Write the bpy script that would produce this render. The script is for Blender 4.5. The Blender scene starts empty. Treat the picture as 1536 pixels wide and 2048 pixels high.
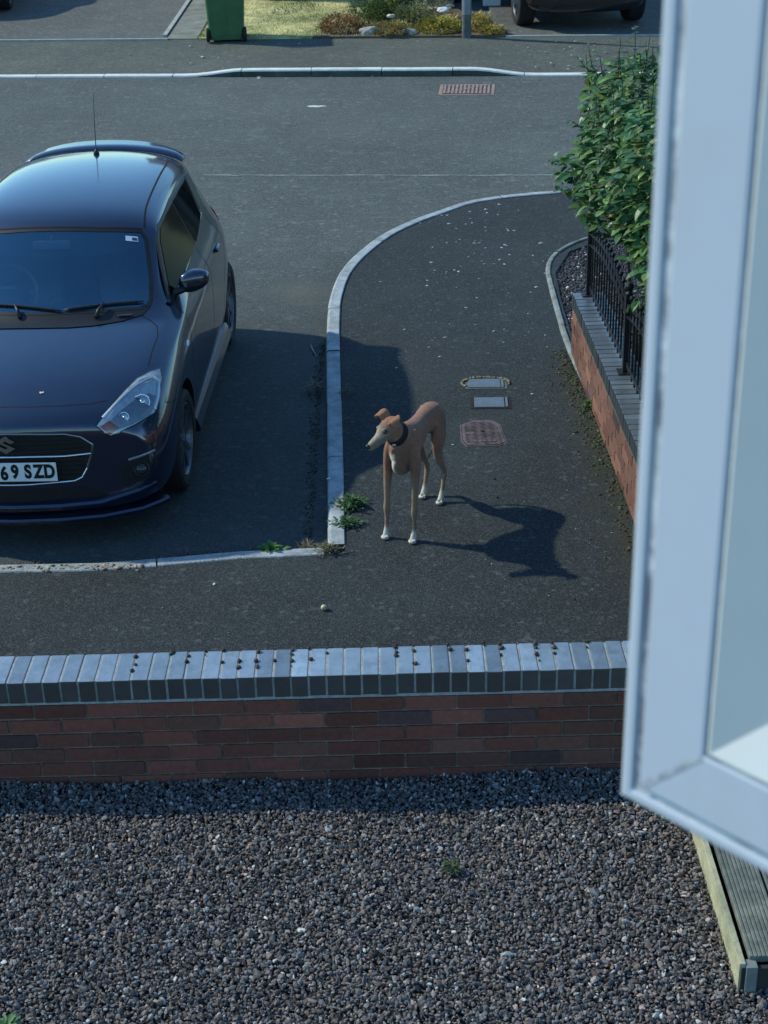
import bpy, bmesh, math, random
import numpy as np
from mathutils import Vector, Matrix, noise as mnoise
from mathutils.bvhtree import BVHTree
from math import sin, cos, pi, radians, sqrt, atan2

S = bpy.context.scene
col = S.collection
# ------------------------------------------------------------------ camera
CAM_H = 4.03; PITCH = radians(26.51); ROLL = radians(1.474); FPX = 3166.0
cam = bpy.data.cameras.new("camera"); camo = bpy.data.objects.new("camera", cam); col.objects.link(camo)
F = Vector((0, cos(PITCH), -sin(PITCH))); R0 = Vector((1, 0, 0)); D0 = Vector((0, -sin(PITCH), -cos(PITCH)))
R2 = cos(ROLL)*R0 + sin(ROLL)*D0; D2 = cos(ROLL)*D0 - sin(ROLL)*R0
M = Matrix.Identity(4)
for i in range(3):
    M[i][0] = R2[i]; M[i][1] = -D2[i]; M[i][2] = -F[i]
M[2][3] = CAM_H
camo.matrix_world = M
cam.sensor_fit = 'VERTICAL'; cam.sensor_height = 36.0; cam.lens = FPX/2048*36.0
cam.clip_start = .05; cam.clip_end = 2000
cam.dof.use_dof = True; cam.dof.focus_distance = 8.6; cam.dof.aperture_fstop = cam.lens/5.0
S.camera = camo
S.render.resolution_x = 768; S.render.resolution_y = 1024
# ------------------------------------------------------------------ light
SUN_EL = radians(38.0); SUN_AZ = math.atan2(-1.2, .50)      # azimuth from +Y, negative = towards -X
to_sun = Vector((sin(SUN_AZ)*cos(SUN_EL), cos(SUN_AZ)*cos(SUN_EL), sin(SUN_EL)))
W = bpy.data.worlds.new("World"); S.world = W; W.use_nodes = True
nt = W.node_tree; bg = nt.nodes['Background']
sky = nt.nodes.new('ShaderNodeTexSky'); sky.sky_type = 'NISHITA'; sky.sun_disc = False
sky.sun_elevation = SUN_EL; sky.sun_rotation = SUN_AZ; sky.ozone_density = 1.2; sky.air_density = 1.0; sky.dust_density = .1
tint = nt.nodes.new('ShaderNodeMix'); tint.data_type = 'RGBA'; tint.blend_type = 'MULTIPLY'; tint.inputs['Factor'].default_value = 1
tint.inputs['B'].default_value = (.68, 1.0, 1.18, 1)      # the photograph's cool white balance
nt.links.new(sky.outputs[0], tint.inputs['A']); nt.links.new(tint.outputs['Result'], bg.inputs[0]); bg.inputs[1].default_value = .148
sun = bpy.data.lights.new("sun", 'SUN'); suno = bpy.data.objects.new("sun", sun); col.objects.link(suno)
sun.energy = 3.2; sun.angle = radians(1.2); sun.color = (1.0, .97, .78)
suno.rotation_euler = (-to_sun).to_track_quat('-Z', 'Y').to_euler()
S.view_settings.view_transform = 'Standard'; S.view_settings.look = 'None'
S.view_settings.exposure = 0.26; S.view_settings.gamma = 1.0; S.view_settings.use_curve_mapping = False
S.render.engine = 'CYCLES'
try: S.cycles.max_bounces = 8; S.cycles.transparent_max_bounces = 12
except Exception: pass

# ------------------------------------------------------------------ helpers
def tag(o, label=None, cat=None, group=None, kind=None):
    if label: o['label'] = label
    if cat: o['category'] = cat
    if group: o['group'] = group
    if kind: o['kind'] = kind
    return o
def empty(name, loc=(0, 0, 0), rz=0, label=None, cat=None, group=None):
    o = bpy.data.objects.new(name, None); col.objects.link(o); o.location = loc; o.rotation_euler = (0, 0, rz)
    o.empty_display_size = .1
    return tag(o, label, cat, group)
def addobj(name, me, mats=None, parent=None, smooth=None):
    o = bpy.data.objects.new(name, me); col.objects.link(o)
    if mats:
        for m in (mats if isinstance(mats, (list, tuple)) else [mats]): me.materials.append(m)
    if parent: o.parent = parent
    if smooth is not None: me.polygons.foreach_set('use_smooth', [smooth]*len(me.polygons)); me.update()
    return o
def from_bm(name, bm, mats=None, parent=None, smooth=False):
    me = bpy.data.meshes.new(name); bm.to_mesh(me); bm.free()
    return addobj(name, me, mats, parent, smooth)
def from_py(name, v, f, mats=None, parent=None, smooth=False):
    me = bpy.data.meshes.new(name); me.from_pydata([tuple(p) for p in v], [], [tuple(q) for q in f]); me.update()
    return addobj(name, me, mats, parent, smooth)
def box(bm, c, s, rz=0, bev=0, mi=0, rot=None):
    r = bmesh.ops.create_cube(bm, size=1)
    vs = r['verts']
    m = Matrix.Translation(Vector(c)) @ (rot if rot is not None else Matrix.Rotation(rz, 4, 'Z')) @ Matrix.Diagonal((s[0], s[1], s[2], 1))
    bmesh.ops.transform(bm, matrix=m, verts=vs)
    fs = set(f for v in vs for f in v.link_faces)
    if bev:
        es = list(set(e for v in vs for e in v.link_edges))
        rr = bmesh.ops.bevel(bm, geom=es, offset=bev, segments=2, profile=.6, affect='EDGES')
        fs = set(rr['faces']) | set(f for f in fs if f.is_valid)
    for f in fs:
        if f.is_valid: f.material_index = mi
    return fs
def tube(bm, pts, r, n=8, cap=True, mi=0):
    pts = [Vector(p) for p in pts]; rs = r if isinstance(r, (list, tuple)) else [r]*len(pts)
    rings = []
    up = Vector((0, 0, 1))
    for i, p in enumerate(pts):
        t = (pts[min(i+1, len(pts)-1)]-pts[max(i-1, 0)]).normalized()
        if abs(t.dot(up)) > .95: a = t.cross(Vector((1, 0, 0))).normalized() if i == 0 else a
        else: a = t.cross(up).normalized()
        if i and rings: 
            a = (pa - t*pa.dot(t)).normalized()
        pa = a; b = t.cross(a)
        rings.append([bm.verts.new(p+(a*cos(2*pi*k/n)+b*sin(2*pi*k/n))*rs[i]) for k in range(n)])
    for i in range(len(rings)-1):
        for k in range(n):
            f = bm.faces.new((rings[i][k], rings[i][(k+1) % n], rings[i+1][(k+1) % n], rings[i+1][k])); f.material_index = mi; f.smooth = True
    if cap:
        for rg, fl in ((rings[0], 1), (rings[-1], 0)):
            f = bm.faces.new(rg[::-1] if fl else rg); f.material_index = mi
def lathe(bm, prof, n=32, axis='Z', M4=None, mi=0):
    """prof: list of (r, h); closed revolve about the axis"""
    rings = []
    for r, h in prof:
        rings.append([bm.verts.new((r*cos(2*pi*k/n), r*sin(2*pi*k/n), h)) for k in range(n)])
    vs = [v for rg in rings for v in rg]
    for i in range(len(rings)-1):
        for k in range(n):
            f = bm.faces.new((rings[i][k], rings[i][(k+1) % n], rings[i+1][(k+1) % n], rings[i+1][k])); f.material_index = mi; f.smooth = True
    f1 = bm.faces.new(rings[0][::-1]); f2 = bm.faces.new(rings[-1]); f1.material_index = f2.material_index = mi
    if M4 is not None: bmesh.ops.transform(bm, matrix=M4, verts=vs)
    return vs
def prism(bm, poly, z0, z1, mi=0):
    a = [bm.verts.new((x, y, z0)) for x, y in poly]; b = [bm.verts.new((x, y, z1)) for x, y in poly]
    n = len(poly)
    f = bm.faces.new(b); f.material_index = mi; g = bm.faces.new(a[::-1]); g.material_index = mi
    for i in range(n):
        q = bm.faces.new((a[i], a[(i+1) % n], b[(i+1) % n], b[i])); q.material_index = mi
def applied(o):
    """replace an object's mesh by its evaluated one"""
    dg = bpy.context.evaluated_depsgraph_get(); dg.update()
    me = bpy.data.meshes.new_from_object(o.evaluated_get(dg)); o.modifiers.clear(); o.data = me
    return o

# ------------------------------------------------------------------ materials
_m = {}
def mat(name, colr, rough=.6, metal=0, var=.15, scale=8, bump=0, bscale=60, coat=0, spec=.5, attr=None, hue=None, spk=None, trans=0, ior=1.45, two=None):
    """principled with two scales of noise over the base colour.
       hue: second colour in large patches (scale/5); spk: (colour, amount, scale) small specks; attr: vertex colour multiplies"""
    if name in _m: return _m[name]
    m = bpy.data.materials.new(name); m.use_nodes = True; _m[name] = m
    n = m.node_tree.nodes; L = m.node_tree.links; p = n['Principled BSDF']
    p.inputs['Roughness'].default_value = rough; p.inputs['Metallic'].default_value = metal
    p.inputs['Coat Weight'].default_value = coat; p.inputs['Specular IOR Level'].default_value = spec
    p.inputs['Coat Roughness'].default_value = .03
    p.inputs['Transmission Weight'].default_value = trans; p.inputs['IOR'].default_value = ior
    tc = n.new('ShaderNodeTexCoord')
    nz = n.new('ShaderNodeTexNoise'); nz.inputs['Scale'].default_value = scale; nz.inputs['Detail'].default_value = 6; nz.inputs['Roughness'].default_value = .65
    L.new(tc.outputs['Object'], nz.inputs['Vector'])
    cr = n.new('ShaderNodeMapRange'); cr.inputs['From Min'].default_value = .3; cr.inputs['From Max'].default_value = .7
    cr.inputs['To Min'].default_value = 1-var; cr.inputs['To Max'].default_value = 1+var
    L.new(nz.outputs['Fac'], cr.inputs['Value'])
    src = None
    rgb = n.new('ShaderNodeRGB'); rgb.outputs[0].default_value = (*colr, 1); src = rgb.outputs[0]
    if hue:
        n2 = n.new('ShaderNodeTexNoise'); n2.inputs['Scale'].default_value = hue[1]; n2.inputs['Detail'].default_value = 5
        n2.inputs['Roughness'].default_value = .7
        L.new(tc.outputs['Object'], n2.inputs['Vector'])
        r2 = n.new('ShaderNodeMapRange'); r2.inputs['From Min'].default_value = hue[2]; r2.inputs['From Max'].default_value = hue[3]
        L.new(n2.outputs['Fac'], r2.inputs['Value'])
        mx = n.new('ShaderNodeMix'); mx.data_type = 'RGBA'; L.new(r2.outputs[0], mx.inputs['Factor'])
        L.new(src, mx.inputs['A']); mx.inputs['B'].default_value = (*hue[0], 1); src = mx.outputs['Result']
    if spk:
        v = n.new('ShaderNodeTexVoronoi'); v.inputs['Scale'].default_value = spk[2]; L.new(tc.outputs['Object'], v.inputs['Vector'])
        sp = n.new('ShaderNodeSeparateColor'); L.new(v.outputs['Color'], sp.inputs[0])
        r3 = n.new('ShaderNodeMapRange'); r3.inputs['From Min'].default_value = 1-spk[1]; r3.inputs['From Max'].default_value = 1-spk[1]*.6
        L.new(sp.outputs[0], r3.inputs['Value'])
        mx = n.new('ShaderNodeMix'); mx.data_type = 'RGBA'; L.new(r3.outputs[0], mx.inputs['Factor'])
        L.new(src, mx.inputs['A']); mx.inputs['B'].default_value = (*spk[0], 1); src = mx.outputs['Result']
    if attr:
        at = n.new('ShaderNodeAttribute'); at.attribute_name = attr
        mx = n.new('ShaderNodeMix'); mx.data_type = 'RGBA'; mx.blend_type = 'MULTIPLY'; mx.inputs['Factor'].default_value = 1
        L.new(src, mx.inputs['A']); L.new(at.outputs['Color'], mx.inputs['B']); src = mx.outputs['Result']
    mu = n.new('ShaderNodeVectorMath'); mu.operation = 'SCALE'; L.new(src, mu.inputs[0]); L.new(cr.outputs[0], mu.inputs['Scale'])
    L.new(mu.outputs[0], p.inputs['Base Color'])
    if bump:
        nb = n.new('ShaderNodeTexNoise'); nb.inputs['Scale'].default_value = bscale; nb.inputs['Detail'].default_value = 4
        L.new(tc.outputs['Object'], nb.inputs['Vector'])
        b = n.new('ShaderNodeBump'); b.inputs['Strength'].default_value = bump; b.inputs['Distance'].default_value = .01
        L.new(nb.outputs['Fac'], b.inputs['Height']); L.new(b.outputs[0], p.inputs['Normal'])
    return m
def glassmat(name, tint=(.5, .6, .65), boost=1.0, refl=(1, 1, 1)):
    m = bpy.data.materials.new(name); m.use_nodes = True; n = m.node_tree.nodes; L = m.node_tree.links
    n.remove(n['Principled BSDF']); out = n['Material Output']
    t = n.new('ShaderNodeBsdfTransparent'); t.inputs[0].default_value = (*tint, 1)
    g = n.new('ShaderNodeBsdfGlossy'); g.inputs['Roughness'].default_value = .02
    fr = n.new('ShaderNodeFresnel'); fr.inputs[0].default_value = 1.6
    mm = n.new('ShaderNodeMath'); mm.operation = 'MULTIPLY'; mm.use_clamp = True; mm.inputs[1].default_value = boost
    nz = n.new('ShaderNodeTexNoise'); nz.inputs['Scale'].default_value = 5
    tc = n.new('ShaderNodeTexCoord'); L.new(tc.outputs['Object'], nz.inputs[0])
    m2 = n.new('ShaderNodeMapRange'); m2.inputs['To Min'].default_value = .85; m2.inputs['To Max'].default_value = 1.0
    L.new(nz.outputs['Fac'], m2.inputs['Value']); vm = n.new('ShaderNodeVectorMath'); vm.operation = 'SCALE'; vm.inputs[0].default_value = refl; L.new(m2.outputs[0], vm.inputs['Scale']); L.new(vm.outputs[0], g.inputs['Color'])
    L.new(fr.outputs[0], mm.inputs[0]); mx = n.new('ShaderNodeMixShader'); L.new(mm.outputs[0], mx.inputs[0])
    L.new(t.outputs[0], mx.inputs[1]); L.new(g.outputs[0], mx.inputs[2]); L.new(mx.outputs[0], out.inputs['Surface'])
    return m

def asphalt(name, base, patch, pscale, stones, rough=.85, fine=260, moss=None, amp=1.0):
    """tarmac: binder colour, large worn patches, aggregate speckle, bump"""
    m = bpy.data.materials.new(name); m.use_nodes = True; n = m.node_tree.nodes; L = m.node_tree.links; p = n['Principled BSDF']
    p.inputs['Roughness'].default_value = rough; p.inputs['Specular IOR Level'].default_value = .35
    tc = n.new('ShaderNodeTexCoord'); O = tc.outputs['Object']
    def noise(sc, det=5, ro=.6, stretch=None):
        z = n.new('ShaderNodeTexNoise'); z.inputs['Scale'].default_value = sc; z.inputs['Detail'].default_value = det; z.inputs['Roughness'].default_value = ro
        if stretch:
            mp = n.new('ShaderNodeMapping'); mp.inputs['Scale'].default_value = stretch; L.new(O, mp.inputs[0]); L.new(mp.outputs[0], z.inputs['Vector'])
        else: L.new(O, z.inputs['Vector'])
        return z.outputs['Fac']
    def rng(x, a, b, c=0., d=1.):
        r = n.new('ShaderNodeMapRange'); r.inputs['From Min'].default_value = a; r.inputs['From Max'].default_value = b
        r.inputs['To Min'].default_value = c; r.inputs['To Max'].default_value = d; L.new(x, r.inputs['Value']); return r.outputs[0]
    def mix(fac, a, b, mode='MIX'):
        x = n.new('ShaderNodeMix'); x.data_type = 'RGBA'; x.blend_type = mode
        if hasattr(fac, 'node'): L.new(fac, x.inputs['Factor'])
        else: x.inputs['Factor'].default_value = fac
        for s, v in (('A', a), ('B', b)):
            if hasattr(v, 'node'): L.new(v, x.inputs[s])
            else: x.inputs[s].default_value = (*v, 1)
        return x.outputs['Result']
    c = mix(rng(noise(pscale), .42, .66), base, patch)
    c = mix(rng(noise(pscale*6, 6, .7), .5, .75, 0, .6), c, tuple(x*1.35 for x in patch))
    c = mix(rng(noise(pscale*2.3, 4, .6, (1, .35, 1)), .52, .75, 0, .45), c, tuple(x*.6 for x in base))
    c = mix(rng(noise(pscale*20, 3, .55, (.6, 1.2, 1)), .58, .74, 0, .6), c, tuple(x*1.7 for x in patch))
    v = n.new('ShaderNodeTexVoronoi'); v.inputs['Scale'].default_value = fine; L.new(O, v.inputs['Vector'])
    sp = n.new('ShaderNodeSeparateColor'); L.new(v.outputs['Color'], sp.inputs[0])
    c = mix(rng(sp.outputs[0], .58, .95, 0, .95*amp), c, stones)
    c = mix(rng(noise(fine*.3, 3, .8), .45, .7, 0, .7), c, tuple(x*.4 for x in base))
    c = mix(rng(sp.outputs[1], .6, 1.0, 0, .7), c, tuple(x*.35 for x in base))
    v2 = n.new('ShaderNodeTexVoronoi'); v2.inputs['Scale'].default_value = fine*.22; L.new(O, v2.inputs['Vector'])
    s2 = n.new('ShaderNodeSeparateColor'); L.new(v2.outputs['Color'], s2.inputs[0])
    c = mix(rng(s2.outputs[0], .93, 1.0, 0, .35*amp), c, tuple(min(1, x*1.6) for x in stones))
    if moss: c = moss(n, L, O, noise, rng, mix, c)
    L.new(c, p.inputs['Base Color'])
    b = n.new('ShaderNodeBump'); b.inputs['Strength'].default_value = .55; b.inputs['Distance'].default_value = .006
    L.new(v.outputs['Distance'], b.inputs['Height']); L.new(b.outputs[0], p.inputs['Normal'])
    return m

# ------------------------------------------------------------------ ground and roads
def sheet(name, poly, z, m, skirt=.2, kind='structure'):
    """flat sheet of any outline with a skirt down its rim"""
    from mathutils.geometry import delaunay_2d_cdt
    vs, es, fs, *_ = delaunay_2d_cdt([Vector(p) for p in poly], [], [list(range(len(poly)))], 1, 1e-6)
    bm = bmesh.new(); V = [bm.verts.new((v.x, v.y, z)) for v in vs]
    for f in fs: bm.faces.new([V[i] for i in f])
    bmesh.ops.recalc_face_normals(bm, faces=bm.faces)
    for f in bm.faces:
        if f.normal.z < 0: f.normal_flip()
    be = [e for e in bm.edges if e.is_boundary]
    r = bmesh.ops.extrude_edge_only(bm, edges=be)
    for v in r['geom']:
        if isinstance(v, bmesh.types.BMVert): v.co.z -= skirt
    return tag(from_bm(name, bm, m), kind=kind)

M_ground = mat('rough ground', (.07, .08, .04), .95, var=.35, scale=.6, hue=((.10, .09, .05), .15, .4, .6))
bm = bmesh.new(); bmesh.ops.create_grid(bm, x_segments=20, y_segments=20, size=400); 
for v in bm.verts: v.co.z = -.30
tag(from_bm('ground', bm, M_ground), kind='structure')

def road_worn(n, L, O, noise, rng, mix, c):
    # pale dusty fan of grit beside the kerb bend, old joint across the carriageway
    sx = n.new('ShaderNodeSeparateXYZ'); L.new(O, sx.inputs[0])
    def math2(op, a, b):
        m = n.new('ShaderNodeMath'); m.operation = op
        for i, v in enumerate((a, b)):
            if hasattr(v, 'node'): L.new(v, m.inputs[i])
            else: m.inputs[i].default_value = v
        return m.outputs[0]
    dx = math2('MULTIPLY', math2('ADD', sx.outputs[0], .62), 1.5); dy = math2('MULTIPLY', math2('SUBTRACT', sx.outputs[1], 12.15), 1.5)
    d = math2('POWER', math2('ADD', math2('MULTIPLY', dx, dx), math2('MULTIPLY', dy, dy)), .5)
    d = math2('ADD', d, math2('MULTIPLY', noise(3, 4), .6))
    c = mix(rng(d, 1.0, .30, 0, .7), c, (.15, .16, .13))
    # finer bay surface towards the kerb is darker
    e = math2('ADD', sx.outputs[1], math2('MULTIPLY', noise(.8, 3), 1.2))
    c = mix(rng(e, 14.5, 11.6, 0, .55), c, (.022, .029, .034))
    return c
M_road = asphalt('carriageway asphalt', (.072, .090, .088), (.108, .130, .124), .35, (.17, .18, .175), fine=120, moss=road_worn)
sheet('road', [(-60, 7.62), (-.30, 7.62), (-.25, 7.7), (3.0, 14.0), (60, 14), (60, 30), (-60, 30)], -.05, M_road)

def moss_path(n, L, O, noise, rng, mix, c):
    sx = n.new('ShaderNodeSeparateXYZ'); L.new(O, sx.inputs[0])
    a = n.new('ShaderNodeMath'); a.operation = 'ADD'; L.new(sx.outputs[0], a.inputs[0])
    b = n.new('ShaderNodeMath'); b.operation = 'MULTIPLY'; L.new(noise(5, 6, .75), b.inputs[0]); b.inputs[1].default_value = .55; L.new(b.outputs[0], a.inputs[1])
    near = rng(a.outputs[0], 1.42, 1.62, 0, 1)
    ylim = rng(sx.outputs[1], 10.9, 10.0, 0, 1)
    y2 = rng(sx.outputs[1], 6.4, 7.2, 0, 1)
    m1 = n.new('ShaderNodeMath'); m1.operation = 'MULTIPLY'; L.new(near, m1.inputs[0]); L.new(ylim, m1.inputs[1])
    m3 = n.new('ShaderNodeMath'); m3.operation = 'MULTIPLY'; L.new(m1.outputs[0], m3.inputs[0]); L.new(y2, m3.inputs[1])
    m2 = n.new('ShaderNodeMath'); m2.operation = 'MULTIPLY'; L.new(m3.outputs[0], m2.inputs[0]); L.new(rng(noise(14, 6, .8), .42, .62), m2.inputs[1])
    return mix(m2.outputs[0], c, mix(noise(30), (.030, .036, .012), (.05, .038, .018)))
M_path = asphalt('footpath asphalt', (.0135, .0205, .0235), (.026, .036, .040), .9, (.11, .13, .14), fine=190, moss=moss_path, amp=.7)
# kerb line (outer edge) from the near corner round the bend and along the road
KO = [(-.314, 7.67), (-.343, 8.94), (-.372, 10.2), (-.392, 11.21), (-.378, 11.9), (-.300, 12.55), (-.130, 13.12), (.125, 13.68), (.56, 14.24), (1.06, 14.66), (2.19, 14.89), (4.2, 14.93), (9, 14.95), (30, 15.0)]
def catmull(P, n=8):
    out = []
    P = [Vector((*p, 0)) if len(p) == 2 else Vector(p) for p in P]
    for i in range(len(P)-1):
        p0 = P[max(i-1, 0)]; p1 = P[i]; p2 = P[i+1]; p3 = P[min(i+2, len(P)-1)]
        for k in range(n):
            t = k/n
            out.append(.5*((2*p1)+(p2-p0)*t+(2*p0-5*p1+4*p2-p3)*t*t+(3*p1-p0-3*p2+p3)*t**3))
    out.append(P[-1]); return out
KC = catmull(KO, 8)
def offset(path, d):
    o = []
    for i, p in enumerate(path):
        t = (path[min(i+1, len(path)-1)]-path[max(i-1, 0)]).normalized()
        o.append(p+Vector((t.y, -t.x, 0))*d)
    return o
KI = offset(KC, .098)
path_poly = [(-30, 5.80), (30, 5.80), (30, 13.2), (2.4, 13.2)]
path_poly = [(-30, 5.85), (1.62, 5.85), (1.62, 7.6), (1.50, 8.1), (1.42, 9.4), (1.40, 10.66), (1.41, 11.6), (1.44, 12.35), (1.62, 12.92), (1.9, 13.18), (2.4, 13.3), (30, 13.3)]
path_poly += [(p.x, p.y) for p in reversed(KI) ] + [(-.222, 7.60), (-.36, 7.61), (-.79, 7.60), (-1.45, 7.50), (-2.1, 7.49), (-8, 7.55), (-30, 7.7)]
sheet('pavement', path_poly, 0, M_path, .2)

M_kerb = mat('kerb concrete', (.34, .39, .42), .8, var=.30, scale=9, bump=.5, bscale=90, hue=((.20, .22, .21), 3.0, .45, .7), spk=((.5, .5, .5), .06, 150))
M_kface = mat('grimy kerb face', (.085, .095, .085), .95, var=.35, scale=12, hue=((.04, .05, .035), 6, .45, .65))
def kerbstones(name, path, w, z, m, joint=.915, gap=.009, first=None, h=.16, zf=None, kind='structure', jit=.003, side=1):
    """stones laid end to end along a path, outer edge = path, open joints between"""
    # resample by arclength
    P = [Vector(p) for p in path]; L_ = [0]
    for a, b in zip(P, P[1:]): L_.append(L_[-1]+(b-a).length)
    def at(s):
        s = max(0, min(L_[-1], s))
        for i in range(len(P)-1):
            if s <= L_[i+1]: 
                t = (s-L_[i])/max(1e-9, L_[i+1]-L_[i]); d = (P[i+1]-P[i]).normalized(); return P[i].lerp(P[i+1], t), d
        return P[-1], (P[-1]-P[-2]).normalized()
    bm = bmesh.new(); s = 0; rng = random.Random(5)
    while s < L_[-1]-.02:
        e = min(s+(first if first and s == 0 else joint), L_[-1]); nn = max(1, int((e-s)/.15)); rows = []
        dz = rng.uniform(-jit, jit); dl = rng.uniform(-jit, jit)
        for k in range(nn+1):
            ss = s+gap/2+(e-s-gap)*k/nn; p, d = at(ss); nrm = Vector((d.y, -d.x, 0))*side
            zz = z+dz if zf is None else zf(p)+dz
            w0 = w
            prof = [(0+dl, -h), (dl, -.022), (.007+dl, -.006), (.02+dl, 0), (w0-.006+dl, 0), (w0+dl, -.006), (w0+dl, -h)]
            rows.append([bm.verts.new(p+nrm*u+Vector((0, 0, zz+v+mnoise.noise(Vector((p.x*9+u*60, p.y*9, 3)))*.0012))) for u, v in prof])
        for a, b in zip(rows, rows[1:]):
            for k in range(len(a)-1): bm.faces.new((a[k], a[k+1], b[k+1], b[k]))
        bm.faces.new(rows[0]); bm.faces.new(rows[-1][::-1])
        s = e
    bmesh.ops.recalc_face_normals(bm, faces=bm.faces)
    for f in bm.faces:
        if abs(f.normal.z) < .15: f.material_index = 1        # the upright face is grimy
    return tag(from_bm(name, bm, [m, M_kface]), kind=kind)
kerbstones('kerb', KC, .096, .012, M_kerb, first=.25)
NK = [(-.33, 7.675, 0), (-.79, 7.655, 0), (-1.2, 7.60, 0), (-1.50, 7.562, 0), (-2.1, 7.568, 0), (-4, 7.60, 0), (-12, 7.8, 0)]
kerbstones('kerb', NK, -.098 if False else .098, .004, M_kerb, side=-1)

# far side: kerb, pavement, driveways
def fz(p):
    x = p.x
    def ss(a, b, t): t = max(0, min(1, (t-a)/(b-a))); return t*t*(3-2*t)
    return -.03 + .075*min(ss(-2.45, -1.62, x), 1-ss(1.25, 2.05, x))
FK = [(-30, 22.9, 0), (-4.94, 21.30, 0), (-2.39, 21.02, 0), (-1.63, 20.93, 0), (1.215, 20.62, 0), (2.016, 20.52, 0), (3.52, 20.36, 0), (30, 17.9, 0)]
FKs = []
for a, b in zip(FK, FK[1:]):
    n_ = max(1, int((Vector(b)-Vector(a)).length/.3))
    for k in range(n_): FKs.append(Vector(a).lerp(Vector(b), k/n_))
FKs.append(Vector(FK[-1]))
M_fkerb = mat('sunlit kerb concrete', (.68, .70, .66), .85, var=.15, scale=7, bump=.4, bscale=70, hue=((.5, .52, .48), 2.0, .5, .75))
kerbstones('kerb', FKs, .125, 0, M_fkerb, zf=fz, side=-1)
M_fpath = asphalt('far footpath asphalt', (.080, .094, .080), (.12, .135, .11), .8, (.15, .155, .14), fine=90)
bm = bmesh.new(); A = []; B = []
for p in FKs:
    t = Vector((1, -.095, 0)).normalized(); nrm = Vector((-t.y, t.x, 0)); 
    q = p+Vector((0, .12, 0)); q.z = fz(p)-.004
    r = p+Vector((0, 2.47, 0)); r.z = .0
    rows = [q.lerp(r, k/4) for k in range(5)]
    A.append([bm.verts.new(x) for x in rows])
for a, b in zip(A, A[1:]):
    for k in range(4): bm.faces.new((a[k], b[k], b[k+1], a[k+1]))
tag(from_bm('far_pavement', bm, M_fpath, smooth=True), kind='structure')
def backy(x): return 23.99-.165*(x+5.46) if x < 0 else 23.08-.165*x*.93
def by(x): return 20.72-.0985*x+.03+2.45   # back edge of the far pavement
M_drive = asphalt('driveway asphalt', (.085, .092, .088), (.15, .155, .14), .5, (.17, .175, .165), fine=80)
sheet('driveway', [(-40, by(-40)), (-2.97, by(-2.97)), (-2.90, 32), (-40, 32)], .002, M_drive, .3)
sheet('driveway', [(1.95, by(1.95)), (40, by(40)), (40, 32), (1.6, 32)], .002, M_drive, .3)
M_edge = mat('edging concrete pale', (.36, .38, .35), .9, var=.2, scale=10, bump=.3)
bm = bmesh.new()
box(bm, (-12, by(-12)+.02, .003), (18.2, .05, .04), rz=-.0983); box(bm, (12, by(12)+.02, .003), (20.3, .05, .04), rz=-.0983)
tag(from_bm('path_edging', bm, M_edge), kind='structure')
M_slab = mat('old concrete strip', (.22, .23, .20), .9, var=.25, scale=4, bump=.3, hue=((.13, .14, .10), 1.5, .45, .65))
sheet('path', [(-2.96, by(-2.96)+.05), (-2.52, by(-2.52)+.05), (-2.44, 32), (-2.88, 32)], .012, M_slab, .3)
bm = bmesh.new(); box(bm, (-2.975, 28, .01), (.06, 8.5, .05), rz=-.008)
tag(from_bm('path_edging', bm, M_edge), kind='structure')

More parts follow.
